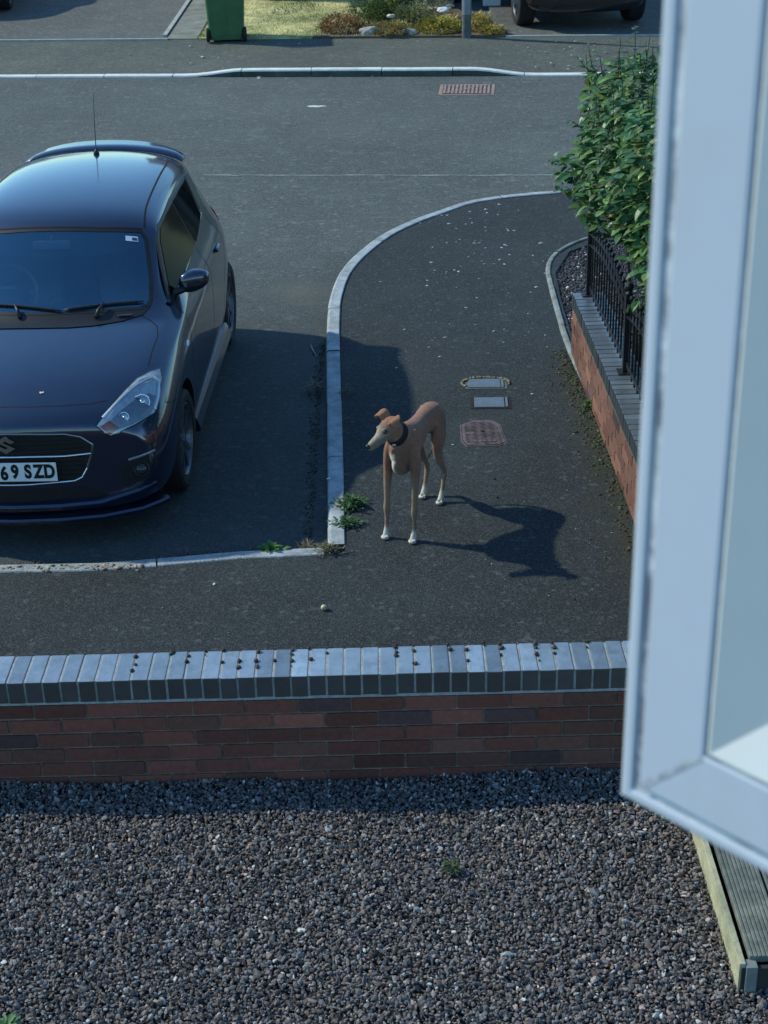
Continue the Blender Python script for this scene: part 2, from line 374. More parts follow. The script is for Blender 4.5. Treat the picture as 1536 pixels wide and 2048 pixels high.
# ------------------------------------------------------------------ stones (gravel)
def ico():
    bm = bmesh.new(); bmesh.ops.create_icosphere(bm, subdivisions=1, radius=1)
    bm.verts.ensure_lookup_table()
    v = np.array([x.co[:] for x in bm.verts]); f = np.array([[x.index for x in q.verts] for q in bm.faces]); bm.free()
    return v, f
IV, IF = ico()
bm = bmesh.new(); bmesh.ops.create_icosphere(bm, subdivisions=2, radius=1); bm.verts.ensure_lookup_table()
IV2 = np.array([x.co[:] for x in bm.verts]); IF2 = np.array([[x.index for x in q.verts] for q in bm.faces]); bm.free()
def scatter_mesh(name, base_v, base_f, pos, rot, scl, cols, m, rng, rough=.18, smooth=True):
    """one mesh out of many knobbly copies of a small closed shape; vertex colour per copy"""
    n = len(pos); k = len(base_v)
    shapes = []
    for s in range(12):
        r = 1+rng.normal(0, rough, (k, 1))
        w = base_v*r
        # cut a couple of facets flat for a broken-stone look
        for _ in range(3):
            d = rng.normal(size=3); d /= np.linalg.norm(d); h = rng.uniform(.55, .85)
            t = w@d; w = w-np.outer(np.maximum(t-h, 0), d)
        shapes.append(w)
    shapes = np.array(shapes)
    idx = rng.integers(0, 12, n)
    V = shapes[idx]*scl[:, None, :]
    # rotation matrices from euler z*y*x
    cx, sx = np.cos(rot[:, 0]), np.sin(rot[:, 0]); cy, sy = np.cos(rot[:, 1]), np.sin(rot[:, 1]); cz, sz = np.cos(rot[:, 2]), np.sin(rot[:, 2])
    Rm = np.empty((n, 3, 3))
    Rm[:, 0, 0] = cz*cy; Rm[:, 0, 1] = cz*sy*sx-sz*cx; Rm[:, 0, 2] = cz*sy*cx+sz*sx
    Rm[:, 1, 0] = sz*cy; Rm[:, 1, 1] = sz*sy*sx+cz*cx; Rm[:, 1, 2] = sz*sy*cx-cz*sx
    Rm[:, 2, 0] = -sy; Rm[:, 2, 1] = cy*sx; Rm[:, 2, 2] = cy*cx
    V = np.einsum('nij,nkj->nki', Rm, V)+pos[:, None, :]
    Fc = (base_f[None]+(np.arange(n)*k)[:, None, None]).reshape(-1, 3)
    me = bpy.data.meshes.new(name); V = V.reshape(-1, 3)
    me.vertices.add(len(V)); me.vertices.foreach_set('co', V.ravel().astype(np.float32))
    me.loops.add(Fc.size); me.loops.foreach_set('vertex_index', Fc.ravel().astype(np.int32))
    me.polygons.add(len(Fc)); me.polygons.foreach_set('loop_start', np.arange(0, Fc.size, 3, dtype=np.int32)); me.polygons.foreach_set('loop_total', np.full(len(Fc), 3, dtype=np.int32))
    me.update()
    ca = me.color_attributes.new('Col', 'FLOAT_COLOR', 'POINT')
    c = np.concatenate([np.repeat(cols, k, axis=0), np.ones((n*k, 1))], axis=1)
    ca.data.foreach_set('color', c.ravel().astype(np.float32))
    return addobj(name, me, m, smooth=smooth)
def gravel_cols(n, rng, base, spread, light=.05):
    g = rng.lognormal(0, spread, n)
    c = np.array(base)[None]*g[:, None]
    t = rng.random(n)
    c[t < .22] *= np.array([1.18, 1.0, .90]); c[(t > .22) & (t < .42)] *= np.array([.90, 1.0, 1.12])
    c[(t > .42) & (t < .52)] *= np.array([1.15, .92, .92])
    l = rng.random(n) < light; c[l] = np.array([.42, .43, .41])*rng.uniform(.6, 1.4, (l.sum(), 1))
    return np.minimum(c, .85)
M_gravel = mat('gravel stone', (1, 1, 1), .75, var=.18, scale=60, attr='Col', spec=.4)
def garden_z(x, y):
    return -.068+.012*np.sin(x*2.3+1)*np.cos(y*1.9)+.022*np.exp(-((x+.4)/.35)**2-((y-5.66)/.25)**2)*-1+.01*np.sin(x*5.1+y*3)
rng = np.random.default_rng(7)
M_gbase = mat('gravel bed soil', (.035, .034, .033), .95, var=.3, scale=40)
sheet('garden_bed', [(-6, 2.2), (6, 2.2), (6, 5.66), (-6, 5.66)], -.092, M_gbase, .18)
xs, ys, zs = [], [], []
pitch_ = .0138
for layer in range(2):
    gx, gy = np.meshgrid(np.arange(-3.2, 2.2, pitch_), np.arange(3.75, 5.66, pitch_*.95))
    gx = gx.ravel()+rng.uniform(-.5, .5, gx.size)*pitch_*1.3; gy = gy.ravel()+rng.uniform(-.5, .5, gy.size)*pitch_*1.3
    keep = gy < 5.648
    gx, gy = gx[keep], gy[keep]
    if layer: 
        kk = rng.random(gx.size) < .38; gx, gy = gx[kk], gy[kk]
    xs.append(gx); ys.append(gy); zs.append(garden_z(gx, gy)+layer*.008+rng.uniform(-.004, .004, gx.size))
gx = np.concatenate(xs); gy = np.concatenate(ys); gz = np.concatenate(zs); n = len(gx)
sz = .0072*rng.lognormal(0, .28, n)
scl = np.stack([sz*rng.uniform(1.0, 1.8, n), sz*rng.uniform(.7, 1.15, n), sz*rng.uniform(.45, .85, n)], 1)
rot = np.stack([rng.normal(0, .7, n), rng.normal(0, .7, n), rng.uniform(0, 6.28, n)], 1)
g = scatter_mesh('gravel', IV, IF, np.stack([gx, gy, gz], 1), rot, scl, gravel_cols(n, rng, (.140, .128, .120), .42, .028), M_gravel, rng, rough=.22, smooth=False)
tag(g, kind='stuff', label='grey and brown angular garden gravel in front of the brick wall', cat='gravel')
# dark chippings in the strip beside the low wall on the right
sheet('garden_bed', [(1.40, 8.2), (1.36, 10.66), (1.40, 12.38), (1.60, 12.98), (1.86, 13.22), (4.0, 13.35), (30, 13.4), (30, 6.1), (1.58, 6.1), (1.5, 8.1)], -.03, M_gbase, .2)
BED = [(1.37, 10.66), (1.41, 12.38), (1.60, 12.93), (1.86, 13.17), (2.6, 13.28), (2.6, 9.5), (1.50, 8.6)]
def inpoly(x, y, P):
    r = np.zeros(len(x), bool)
    for i in range(len(P)):
        x1, y1 = P[i]; x2, y2 = P[(i+1) % len(P)]
        c = ((y1 > y) != (y2 > y)) & (x < (x2-x1)*(y-y1)/(y2-y1+1e-12)+x1); r ^= c
    return r
gx, gy = np.meshgrid(np.arange(1.3, 2.6, .017), np.arange(8.6, 13.3, .017)); gx = gx.ravel()+rng.uniform(-.01, .01, gx.size); gy = gy.ravel()+rng.uniform(-.01, .01, gy.size)
k = inpoly(gx, gy, BED); gx, gy = gx[k], gy[k]; n = len(gx)
sz = .0105*rng.lognormal(0, .25, n)
scl = np.stack([sz*rng.uniform(1, 1.5, n), sz*rng.uniform(.8, 1.1, n), sz*rng.uniform(.6, 1, n)], 1); rot = np.stack([rng.normal(0, .6, n), rng.normal(0, .6, n), rng.uniform(0, 6.28, n)], 1)
g = scatter_mesh('slate_chippings', IV, IF, np.stack([gx, gy, -.022+rng.uniform(-.004, .006, n)], 1), rot, scl, gravel_cols(n, rng, (.05, .055, .06), .4, .015), M_gravel, rng)
tag(g, kind='stuff', label='dark chippings filling the bed behind the curved edging', cat='gravel')

# ------------------------------------------------------------------ brick walls with blue brick-on-edge coping
M_brick = mat('red brick', (1, 1, 1), .9, var=.22, scale=35, attr='Col', bump=.5, bscale=120)
M_mortar = mat('mortar', (.24, .18, .14), .95, var=.3, scale=12, bump=.4, bscale=150, hue=((.10, .085, .075), 4, .45, .7))
M_blue = mat('blue engineering brick', (1, 1, 1), .40, var=.2, scale=14, attr='Col', bump=.2, bscale=50, spec=1.0, coat=.5, hue=((.75, .75, .7), 9, .5, .7))
M_blue.node_tree.nodes['Principled BSDF'].inputs['Coat Roughness'].default_value = .33; M_blue.node_tree.nodes['Principled BSDF'].inputs['Coat IOR'].default_value = 1.6
M_cmort = mat('pale coping mortar', (.30, .32, .31), .9, var=.3, scale=25, bump=.4, bscale=120)
M_clamp = mat('mortar dark', (.10, .10, .095), .95, var=.3, scale=25)
def vcol(bm_faces_cols, me):
    ca = me.color_attributes.new('Col', 'FLOAT_COLOR', 'CORNER')
    for p in me.polygons:
        c = bm_faces_cols[p.index]
        for li in p.loop_indices: ca.data[li].color = (*c, 1)
def bricks(name, specs, m, parent, bev=.004):
    """specs: (centre, size, rz, colour) -> one mesh of bevelled bricks"""
    bm = bmesh.new(); cl = bm.loops.layers.float_color.new('Col'); dn = bm.faces.layers.int.new('done')
    for c, s, rz, cc, *tp in specs:          # an optional last colour lightens the brick's top, sky light put into the colour
        box(bm, c, s, rz, bev)
        for f in [f for f in bm.faces if not f[dn]]:
            f[dn] = 1; f.normal_update()
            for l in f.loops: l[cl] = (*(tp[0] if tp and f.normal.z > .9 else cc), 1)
    return from_bm(name, bm, m, parent)
def brick_wall(x0, y0, x1, y1, zb, zt, thick, rr, label, courses, phase=.0, cop_side=0, redbase=(.17, .060, .042)):
    """wall line from (x0,y0) to (x1,y1) = its front face; body lies on the left of the direction"""
    d = Vector((x1-x0, y1-y0, 0)); Ln = d.length; d.normalize(); nrm = Vector((-d.y, d.x, 0)); rz = atan2(d.y, d.x)
    t = empty('brick_wall', (x0, y0, zb), rz, label, 'wall')
    def loc(u, w, z): return (u, w, z-zb)
    # mortar core
    bm = bmesh.new(); box(bm, loc(Ln/2, thick/2+.004, (zb-.1+zt-.112)/2), (Ln-.012, thick-.008, (zt-.112)-(zb-.1)))
    from_bm('mortar', bm, M_mortar, t)
    rng = random.Random(rr); specs = []
    zc = zt-.112-.0325-.004
    for c in range(courses):
        u = (-.1125 if c % 2 else 0)+phase
        z = zc-c*.0745
        while u < Ln:
            a = max(u, 0); b = min(u+.215, Ln)
            if b-a > .03:
                k = rng.random(); g = rng.lognormvariate(0, .20)
                base = redbase if k > .25 else ((.085, .045, .042) if k < .07 else (.14, .060, .042))
                cc = tuple(min(.9, x*g) for x in base)
                specs.append((loc((a+b)/2, .0225*0+.05+rng.uniform(-.0015, .0015), z+rng.uniform(-.001, .001)), (b-a, .102, .064), rng.uniform(-.003, .003), cc))
                specs.append((loc((a+b)/2, thick-.05, z), (b-a, .102, .064), 0, cc))
            u += .225
        # end brick
        specs.append((loc(-.0, thick/2, z), (.012, thick*.9 if c % 2 else thick*.96, .064), 0, tuple(x*rng.uniform(.8, 1.2) for x in redbase)))
    bricks('brickwork', specs, M_brick, t, .003)
    # coping
    specs = []; u = 0.004; rng = random.Random(rr+1)
    zc = zt-.051
    i = 0
    while u+.065 <= Ln+.01:
        g = rng.uniform(.8, 1.25)
        cc = (.030*g, .038*g, .044*g); g *= rng.uniform(.8, 1.15); g = max(.55, min(1.5, g)); g *= rng.uniform(.72, 1.12); top = (.19*g, .25*g, .315*g) if not cop_side else (.10*g, .125*g, .15*g)  # paler top colour stands in for the sky's reflection on the coping
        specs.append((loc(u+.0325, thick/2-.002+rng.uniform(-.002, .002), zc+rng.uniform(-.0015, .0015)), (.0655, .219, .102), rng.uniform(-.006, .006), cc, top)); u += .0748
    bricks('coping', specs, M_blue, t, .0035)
    bm = bmesh.new(); box(bm, loc(Ln/2, thick/2, zc-.0015), (Ln-.01, .2095, .099)); box(bm, loc(Ln/2, thick/2, zt-.106), (Ln-.01, thick-.002, .014))
    from_bm('coping_mortar', bm, M_cmort if cop_side == 0 else M_clamp, t)
    return t
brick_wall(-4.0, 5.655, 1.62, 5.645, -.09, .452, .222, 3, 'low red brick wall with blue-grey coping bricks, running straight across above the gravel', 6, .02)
# right-hand wall: front (left) face runs along +Y; direction reversed so the body lies to the right
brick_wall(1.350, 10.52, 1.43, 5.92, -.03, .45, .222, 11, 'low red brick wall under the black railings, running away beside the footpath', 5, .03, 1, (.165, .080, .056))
# flat edging in front of it, curving round the bed
ED = catmull([(1.475, 7.2), (1.44, 8.11), (1.385, 9.4), (1.330, 10.66), (1.335, 11.6), (1.353, 12.30)], 4)[:-1]+catmull([(1.353, 12.36), (1.42, 12.72), (1.575, 13.04), (1.85, 13.32), (2.3, 13.45), (4, 13.5)], 6)
ED = list(reversed(ED))
kerbstones('path_edging', ED, .045, .014, mat('mossy edging concrete', (.22, .25, .25), .9, var=.3, scale=8, bump=.5, hue=((.10, .11, .06), 5, .45, .7)), side=-1)

# ------------------------------------------------------------------ railings on the right wall
M_iron = mat('black painted iron', (.012, .013, .015), .42, var=.2, scale=30, spec=.5)
A = Vector((1.457, 10.46, .452)); B = Vector((1.565, 6.2, .452)); RD = (B-A).normalized()
fence = empty('iron_railings', A, 0, 'black iron railings with an arched top and ball-topped posts on the right wall', 'railings')
def fp(s, z): return Vector((0, 0, 0))+RD*s+Vector((0, 0, z))
PAN = 1.46
def post(s):
    bm = bmesh.new(); p = fp(s, 0)
    box(bm, (p.x, p.y, .25), (.042, .042, .50)); box(bm, (p.x, p.y, .003), (.10, .10, .006))
    p_ = from_bm('post', bm, M_iron, fence)
    bm = bmesh.new()
    lathe(bm, [(.010, .50), (.024, .503), (.012, .512), (.011, .518), (.020, .524), (.0265, .538), (.027, .548), (.021, .562), (.008, .570)], 14, M4=Matrix.Translation((p.x, p.y, 0)))
    from_bm('ball_finial', bm, M_iron, p_)
npan = 3
for k in range(npan): post(k*PAN)
def arch(t): return .445+.075*sin(pi*t)
for k in range(npan-1):
    s0 = k*PAN
    for off in (0, -.075):
        bm = bmesh.new()
        P = [fp(s0+PAN*i/24, arch(i/24)+off-.01) for i in range(25)]
        for a, b in zip(P, P[1:]):
            m = (a+b)/2; dd = b-a
            rot = dd.to_track_quat('X', 'Z').to_matrix().to_4x4()
            box(bm, m, (dd.length+.004, .030, .008), rot=rot)
        from_bm('arched_rail', bm, M_iron, fence)
    bm = bmesh.new(); a = fp(s0, .06); b = fp(s0+PAN, .06); box(bm, (a+b)/2, (.008, PAN-.03, .03), rz=atan2(RD.y, RD.x)+pi/2*-1+pi if False else atan2(RD.x, -RD.y))
    from_bm('bottom_rail', bm, M_iron, fence)
    for i in range(1, 15):
        t = i/15; p = fp(s0+PAN*t, 0); h = arch(t)+.028
        bm = bmesh.new(); tube(bm, [(p.x, p.y, .015), (p.x, p.y, h)], .0065, 8)
        lathe(bm, [(.004, h-.004), (.013, h+.004), (.016, h+.014), (.012, h+.024), (.003, h+.03)], 10, M4=Matrix.Translation((p.x, p.y, 0)))
        from_bm('bar', bm, M_iron, fence)

# ------------------------------------------------------------------ covers in the footpath and the road
M_castiron = mat('rusty brown cast iron', (.17, .125, .118), .6, metal=.2, var=.25, scale=25, hue=((.07, .055, .055), 12, .45, .65))
M_galv = mat('grey metal lid', (.16, .20, .23), .45, metal=.35, var=.2, scale=30, hue=((.14, .17, .18), 9, .5, .7), bump=.3)
M_hole = mat('dark gap', (.012, .012, .012), .9)
M_setc = mat('concrete surround', (.10, .115, .115), .95, var=.3, scale=20, bump=.4)
def wave_plate(bm, poly, z, amp, wl, h, cell=.006):
    """thin raised wavy ribs clipped to a polygon"""
    P = poly; ys_ = [p[1] for p in P]; xs_ = [p[0] for p in P]
    y = min(ys_)+wl*.6
    while y < max(ys_)-wl*.3:
        run = []
        x = min(xs_)+.01
        while x < max(xs_)-.01:
            yy = y+amp*sin(x*2*pi/.055)
            ins = inpoly(np.array([x]), np.array([yy]), P)[0] and inpoly(np.array([x+.012]), np.array([yy+.008]), P)[0] and inpoly(np.array([x-.012]), np.array([yy-.008]), P)[0]
            if ins: run.append((x, yy))
            else:
                if len(run) > 2: strip(bm, run, wl*.42, z, h)
                run = []
            x += cell
        if len(run) > 2: strip(bm, run, wl*.42, z, h)
        y += wl
def strip(bm, run, w, z, h):
    up = [(bm.verts.new((x, y-w/2, z)), bm.verts.new((x, y-w*.3, z+h)), bm.verts.new((x, y+w*.3, z+h)), bm.verts.new((x, y+w/2, z))) for x, y in run]
    for a, b in zip(up, up[1:]):
        for k in range(3): bm.faces.new((a[k], b[k], b[k+1], a[k+1]))
MH = [(.500, 9.285), (.585, 9.362), (.715, 9.352), (.760, 9.275), (.785, 9.0), (.742, 8.957), (.520, 8.947), (.497, 9.0)]
MH = [(.497, 9.285), (.583, 9.360), (.711, 9.352), (.757, 9.283), (.778, 8.995), (.735, 8.957), (.520, 8.950), (.492, 9.03)]
c0 = Vector((.64, 9.155, 0))
mh = empty('manhole_cover', (c0.x, c0.y, 0), 0, 'rusty brown eight-sided iron cover with wavy ribs, set in the footpath behind the dog', 'manhole cover')
pl = [(x-c0.x, y-c0.y) for x, y in MH]
bm = bmesh.new(); prism(bm, pl, -.05, .003)
fr = from_bm('frame', bm, M_castiron, mh)
pin = [(x*.93, y*.94) for x, y in pl]
bm = bmesh.new(); prism(bm, [(x*1.012, y*1.01) for x, y in pin], .0032, .0040); from_bm('gap', bm, M_hole, mh)
bm = bmesh.new(); prism(bm, [(x*.985, y*.985) for x, y in pin], .0042, .0062); wave_plate(bm, [(x*.96, y*.96) for x, y in pin], .0062, .0035, .021, .0035)
box(bm, (-.085, -.015, .0085), (.055, .022, .005)); 
for i in range(5): box(bm, (-.06+i*.03, -.135, .009), (.018, .026, .005))
from_bm('lid', bm, M_castiron, mh)
bm = bmesh.new(); lathe(bm, [(.012, .006), (.012, .0115)], 14, M4=Matrix.Translation((-.005, .02, 0))); from_bm('keyhole', bm, M_hole, mh)
def lidbox(cx, cy, w, h, label, rz=-.04, sunk=False):
    t = empty('stopcock_cover', (cx, cy, 0), rz, label, 'utility cover')
    bm = bmesh.new(); box(bm, (0, 0, 0), (w+.035, h+.035, .006)); from_bm('surround', bm, M_setc if sunk else M_hole, t)
    bm = bmesh.new(); box(bm, (-.01, 0, .004), (w-.035, h, .008), bev=.002); from_bm('lid', bm, M_galv, t)
    bm = bmesh.new(); box(bm, (w/2-.012, 0, .0045), (.016, h, .010), bev=.002); from_bm('hinge_bar', bm, M_galv, t)
lidbox(.712, 9.985, .25, .150, 'grey metal lid, the farther of two small oblong covers, edged with dry grass', sunk=True)
lidbox(.722, 9.648, .232, .165, 'grey metal lid, the nearer of two small oblong covers, just behind the ribbed iron cover')
dc = Vector((1.155, 19.775, -.05))
dr = empty('drain_cover', dc, -.09, 'reddish slatted iron drain cover set in the far side of the carriageway', 'drain cover')
M_rust = mat('light rusty iron', (.34, .25, .21), .7, var=.25, scale=15, hue=((.22, .15, .13), 8, .45, .65))
bm = bmesh.new(); box(bm, (0, 0, .002), (.68, .62, .006)); from_bm('frame', bm, M_rust, dr)
bm = bmesh.new(); box(bm, (0, 0, .006), (.60, .54, .004)); from_bm('gap', bm, M_castiron, dr)
bm = bmesh.new()
for tri in (0, 1):
    for i in range(12):
        x = -.27+i*.049; 
        rot = Matrix.Rotation(radians(28 if tri else -28), 4, 'Z')
        yl = -.26 if tri == 0 else .26
        d_ = x/.6*.54
        y0_, y1_ = (-.26, d_-.02) if tri == 0 else (d_+.02, .26)
        if y1_-y0_ > .04: box(bm, (x, (y0_+y1_)/2, .011), (.026, y1_-y0_, .008))
rot = Matrix.Rotation(atan2(.54, .6), 4, 'Z'); box(bm, (0, 0, .0115), (.80, .022, .011), rot=rot)
from_bm('slatted_lid', bm, M_rust, dr)

# pale joint line along the edge of the carriageway and scraps of old paint
M_line = mat('worn pale joint sealant', (.36, .39, .37), .9, var=.5, scale=6)
bm = bmesh.new(); r_ = random.Random(2)
x = -1.75
while x < 2.6:
    L_ = r_.uniform(.06, .3); y = 15.935-(x+1.78)*.0995
    w = .010+.014*max(0, mnoise.noise(Vector((x*1.3, 0, 5))))+.004
    box(bm, (x+L_/2, y+r_.uniform(-.004, .004), -.0465), (L_*.98, w, .003), rz=-.099)
    x += L_
tag(from_bm('road_marking', bm, M_line), kind='structure')
M_wpaint = mat('white road paint scrap', (.6, .62, .58), .8, var=.3, scale=20)
bm = bmesh.new(); c = (-.69, 19.05); P_ = [(c[0]+.105*cos(a)*(1+.25*sin(a*3+1)), c[1]+.045*sin(a)*(1+.3*sin(a*4))) for a in np.linspace(0, 2*pi, 18)[:-1]]
prism(bm, P_, -.052, -.046); tag(from_bm('road_marking', bm, M_wpaint), kind='structure')

# ------------------------------------------------------------------ light specks: petals, grit, droppings scattered on the tarmac
rng = np.random.default_rng(21)
pts = []
def sc(n, x0, x1, y0, y1, s0, s1, z=0, c=(.38, .40, .38)):
    for _ in range(n): pts.append((rng.uniform(x0, x1), rng.uniform(y0, y1), z, rng.uniform(s0, s1), c))
for _ in range(55): pts.append((rng.normal(.9, .30), rng.normal(13.2, .7), 0, rng.uniform(.006, .016), (.42, .44, .42)))
for _ in range(30): pts.append((rng.uniform(.1, 1.2), rng.uniform(10.3, 12.6), 0, rng.uniform(.004, .012), (.38, .40, .38)))
sc(60, -2.3, 1.3, 5.95, 7.5, .002, .006, c=(.22, .23, .22)); sc(18, .2, 1.3, 7.4, 9.6, .003, .006, c=(.3, .31, .3))
sc(25, -3.5, 3.5, 21.2, 23.0, .012, .03, c=(.4, .41, .38)); sc(22, -1.8, 1.2, 20.75, 20.95, .01, .025, -.05, (.45, .46, .42))
sc(25, 2.0, 3.3, 20.6, 22.6, .012, .03, c=(.3, .34, .26))
pts += [(1.009, 9.78, 0, .013, (.6, .66, .55)), (-.90, 7.28, 0, .011, (.55, .56, .52)), (.44, 8.99, 0, .008, (.5, .5, .5)), (1.21, 10.9, 0, .011, (.45, .45, .4)), (-.325, 8.52, .01, .013, (.75, .8, .8)), (.655, 8.23, 0, .012, (.02, .02, .02)), (.66, 8.48, 0, .013, (.02, .02, .02)), (.96, 7.02, 0, .010, (.02, .02, .02))]
pts += [(-.10+i*.03, 5.97+.02*(i % 3), 0, .009, (.45, .45, .42)) for i in range(-9, 6)]
P_ = np.array([p[:3] for p in pts]); n = len(P_); s_ = np.array([p[3] for p in pts])
scl = np.stack([s_*rng.uniform(.9, 1.8, n), s_*rng.uniform(.7, 1.1, n), s_*.35], 1)
g = scatter_mesh('litter_specks', IV, IF, P_+np.array([0, 0, .002]), np.stack([np.zeros(n), np.zeros(n), rng.uniform(0, 6.3, n)], 1), scl, np.array([p[4] for p in pts]), M_gravel, rng)
tag(g, kind='stuff', label='pale petals, grit and bird droppings scattered over the tarmac', cat='litter')
# small yellow-green ball / windfall on the near footpath
bm = bmesh.new(); bmesh.ops.create_uvsphere(bm, u_segments=20, v_segments=14, radius=.0165)
for v in bm.verts: v.co.z *= .93; v.co.z += .0155
o = from_bm('windfall_fruit', bm, mat('pale green fruit skin', (.42, .48, .26), .5, var=.25, scale=60, hue=((.60, .58, .36), 40, .45, .6)), smooth=True); o.location = (-.317, 6.98, 0)
fr0 = tag(o, 'small pale green round windfall lying alone on the near footpath', 'fruit')
bm = bmesh.new(); tube(bm, [(0, 0, .028), (.002, .001, .036)], .0012, 5); from_bm('stalk', bm, M_hole, o)
# twig in the bay
bm = bmesh.new(); tube(bm, [(-.505, 10.95, -.047), (-.49, 10.85, -.043), (-.455, 10.70, -.046)], [.004, .006, .003], 6)
tag(from_bm('twig', bm, mat('bleached twig', (.33, .33, .30), .8, var=.2)), 'short bleached twig lying in the parking bay beside the kerb', 'twig')

# ------------------------------------------------------------------ leaves, weeds
def leaf_mesh(bm, p, d, up, L_, w, cl, c, fold=.25, droop=.3, seg=4):
    """pointed oval leaf, folded on its midrib and drooping"""
    d = d.normalized(); s = d.cross(up); 
    if s.length < 1e-3: s = d.cross(Vector((1, 0, 0)))
    s.normalize(); u = s.cross(d).normalized()
    rows = []
    for i in range(seg+1):
        t = i/seg; ww = w*(sin(pi*min(1, t*.93+.04))**.75)*(1 if 0 < i < seg else .05)
        q = p+d*L_*t-u*droop*L_*t*t
        rows.append((bm.verts.new(q+s*ww+u*fold*ww), bm.verts.new(q), bm.verts.new(q-s*ww+u*fold*ww)))
    for a, b in zip(rows, rows[1:]):
        for k in (0, 1):
            f = bm.faces.new((a[k], a[k+1], b[k+1], b[k])); f.smooth = True
            for l in f.loops: l[cl] = (*c, 1)
def leafmat(name, colr, rough=.45, tl=.25, spec=.5):
    m = mat(name, colr, rough, var=.22, scale=20, attr='Col', spec=spec)
    n = m.node_tree.nodes; L = m.node_tree.links; p = n['Principled BSDF']; out = n['Material Output']
    t = n.new('ShaderNodeBsdfTranslucent'); mx = n.new('ShaderNodeMixShader'); mx.inputs[0].default_value = tl
    src = p.inputs['Base Color'].links[0].from_socket
    L.new(src, t.inputs[0]); L.new(p.outputs[0], mx.inputs[1]); L.new(t.outputs[0], mx.inputs[2]); L.new(mx.outputs[0], out.inputs['Surface'])
    return m
M_leaf = leafmat('shrub leaf', (1, 1, 1), .38, .3)
M_weed = leafmat('weed leaf', (1, 1, 1), .6, .35)
M_stem = mat('woody stem', (.06, .045, .03), .8, var=.3, scale=20)
M_moss = mat('moss', (.030, .036, .016), .95, var=.4, scale=60, hue=((.06, .05, .025), 20, .45, .6))
r_ = random.Random(9)
def hedge_env(p):
    """signed 'insideness' of the shrub at a point"""
    x, y, z = p
    top = 2.30+.10*mnoise.noise(Vector((x*2.2, y*2.2, 1)))-.30*max(0, 1.75-x)
    if z > top: return -1
    # left boundary: bulges towards the footpath high up, tucks back behind the railings low down
    xl = float(np.interp(z, (.3, .85, 1.25, 1.40, 1.62, 1.90, 2.15, 2.30, 2.45), (1.85, 1.72, 1.60, 1.44, 1.16, 1.14, 1.26, 1.42, 1.7)))
    xl += .05*max(0, 9.0-y)+.12*max(0, z-1.0)*sin(y*5.3)**2
    yfar = 9.85-.9*max(0, 1.45-z)-.25*abs(z-1.7); ynear = 7.2
    e = (y-9.0)/1.0
    if e > 0: xl += .30*e**2
    lo = 0.05
    n = .21*mnoise.noise(Vector((x*2.6, y*2.6, z*2.6)))+.07*mnoise.noise(Vector((x*8, y*8, z*8)))
    return min(x-xl+n, 2.7-x, yfar-y+n, y-ynear, z-lo, (top-z)+n)
bm = bmesh.new(); cl = bm.loops.layers.float_color.new('Col'); cnt = 0; tries = 0
while cnt < 23000 and tries < 1500000:
    tries += 1
    p = Vector((r_.uniform(1.0, 2.7), r_.uniform(7.5, 10.6), r_.uniform(.3, 2.4)))
    e = hedge_env(p)
    if p.z < 1.38 and p.y > 8.7 and p.x < 1.56: continue
    if e < 0 or r_.random() > math.exp(-e*4.5): continue
    a = r_.uniform(0, 6.28)
    out = Vector((cos(a), sin(a), 0))
    bias = Vector((-1, -.35, .15)) if p.x < 2 else Vector((0, -.2, .6))
    d = (out*.9+bias*.5+Vector((0, 0, r_.uniform(-.5, .35)))).normalized()
    g = r_.lognormvariate(0, .25); k = r_.random()
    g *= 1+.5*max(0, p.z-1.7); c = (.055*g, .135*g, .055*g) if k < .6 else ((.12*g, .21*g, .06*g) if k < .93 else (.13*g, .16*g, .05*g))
    L_ = r_.uniform(.045, .085)
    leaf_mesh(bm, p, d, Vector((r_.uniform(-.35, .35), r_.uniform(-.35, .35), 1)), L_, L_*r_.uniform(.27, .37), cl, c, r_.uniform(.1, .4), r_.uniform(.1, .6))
    cnt += 1
shrub = empty('leafy_shrub', (2.0, 9.0, -.02), 0, 'tall broad-leaved green shrub leaning over the black railings beside the white window frame', 'shrub')
bf, clf = bm, cl
bm = bmesh.new()
for i in range(46):
    b = Vector((r_.uniform(1.62, 2.3), r_.uniform(7.8, 9.9), 0)); q = b.copy(); q.z = -.02
    top = Vector((b.x+r_.uniform(-.32, .1), b.y+r_.uniform(-.2, .2), r_.uniform(1.6, 2.2)))
    while hedge_env(top) > 0 and top.z < 2.4: top.z += .04
    top.z += r_.uniform(-.05, .12)
    P_ = [q.lerp(top, t)+Vector((r_.uniform(-.03, .03), r_.uniform(-.03, .03), 0))*(1 if 0 < t < 1 else 0) for t in (0, .25, .5, .75, 1)]
    tube(bm, P_, [.013, .010, .008, .005, .003], 6)
# loose sprays reaching out over the footpath
for (a, b, k_) in ((Vector((1.35, 9.35, 1.56)), Vector((1.07, 9.5, 1.64)), 34), (Vector((1.4, 9.2, 1.75)), Vector((1.15, 9.3, 1.92)), 30), (Vector((1.45, 8.9, 1.60)), Vector((1.20, 8.9, 1.60)), 26), (Vector((1.45, 9.5, 1.95)), Vector((1.22, 9.65, 2.22)), 26), (Vector((1.6, 8.5, 1.2)), Vector((1.42, 8.55, 1.02)), 24)):
    tube(bm, [a+Vector((.2, 0, -.05)), a, b], [.007, .005, .002], 5)
    for i in range(k_):
        t = (i+.5)/k_; q = a.lerp(b, t); an = r_.uniform(0, 6.28); L_ = r_.uniform(.05, .085)*(1.1-.4*t); g = r_.uniform(.7, 1.4)
        leaf_mesh(bf, q, Vector((cos(an)*.6, sin(an)*.8, r_.uniform(-.5, .6)))+(b-a).normalized()*.6, Vector((0, 0, 1)), L_, L_*.30, clf, (.075*g, .165*g, .06*g), .3, .5)
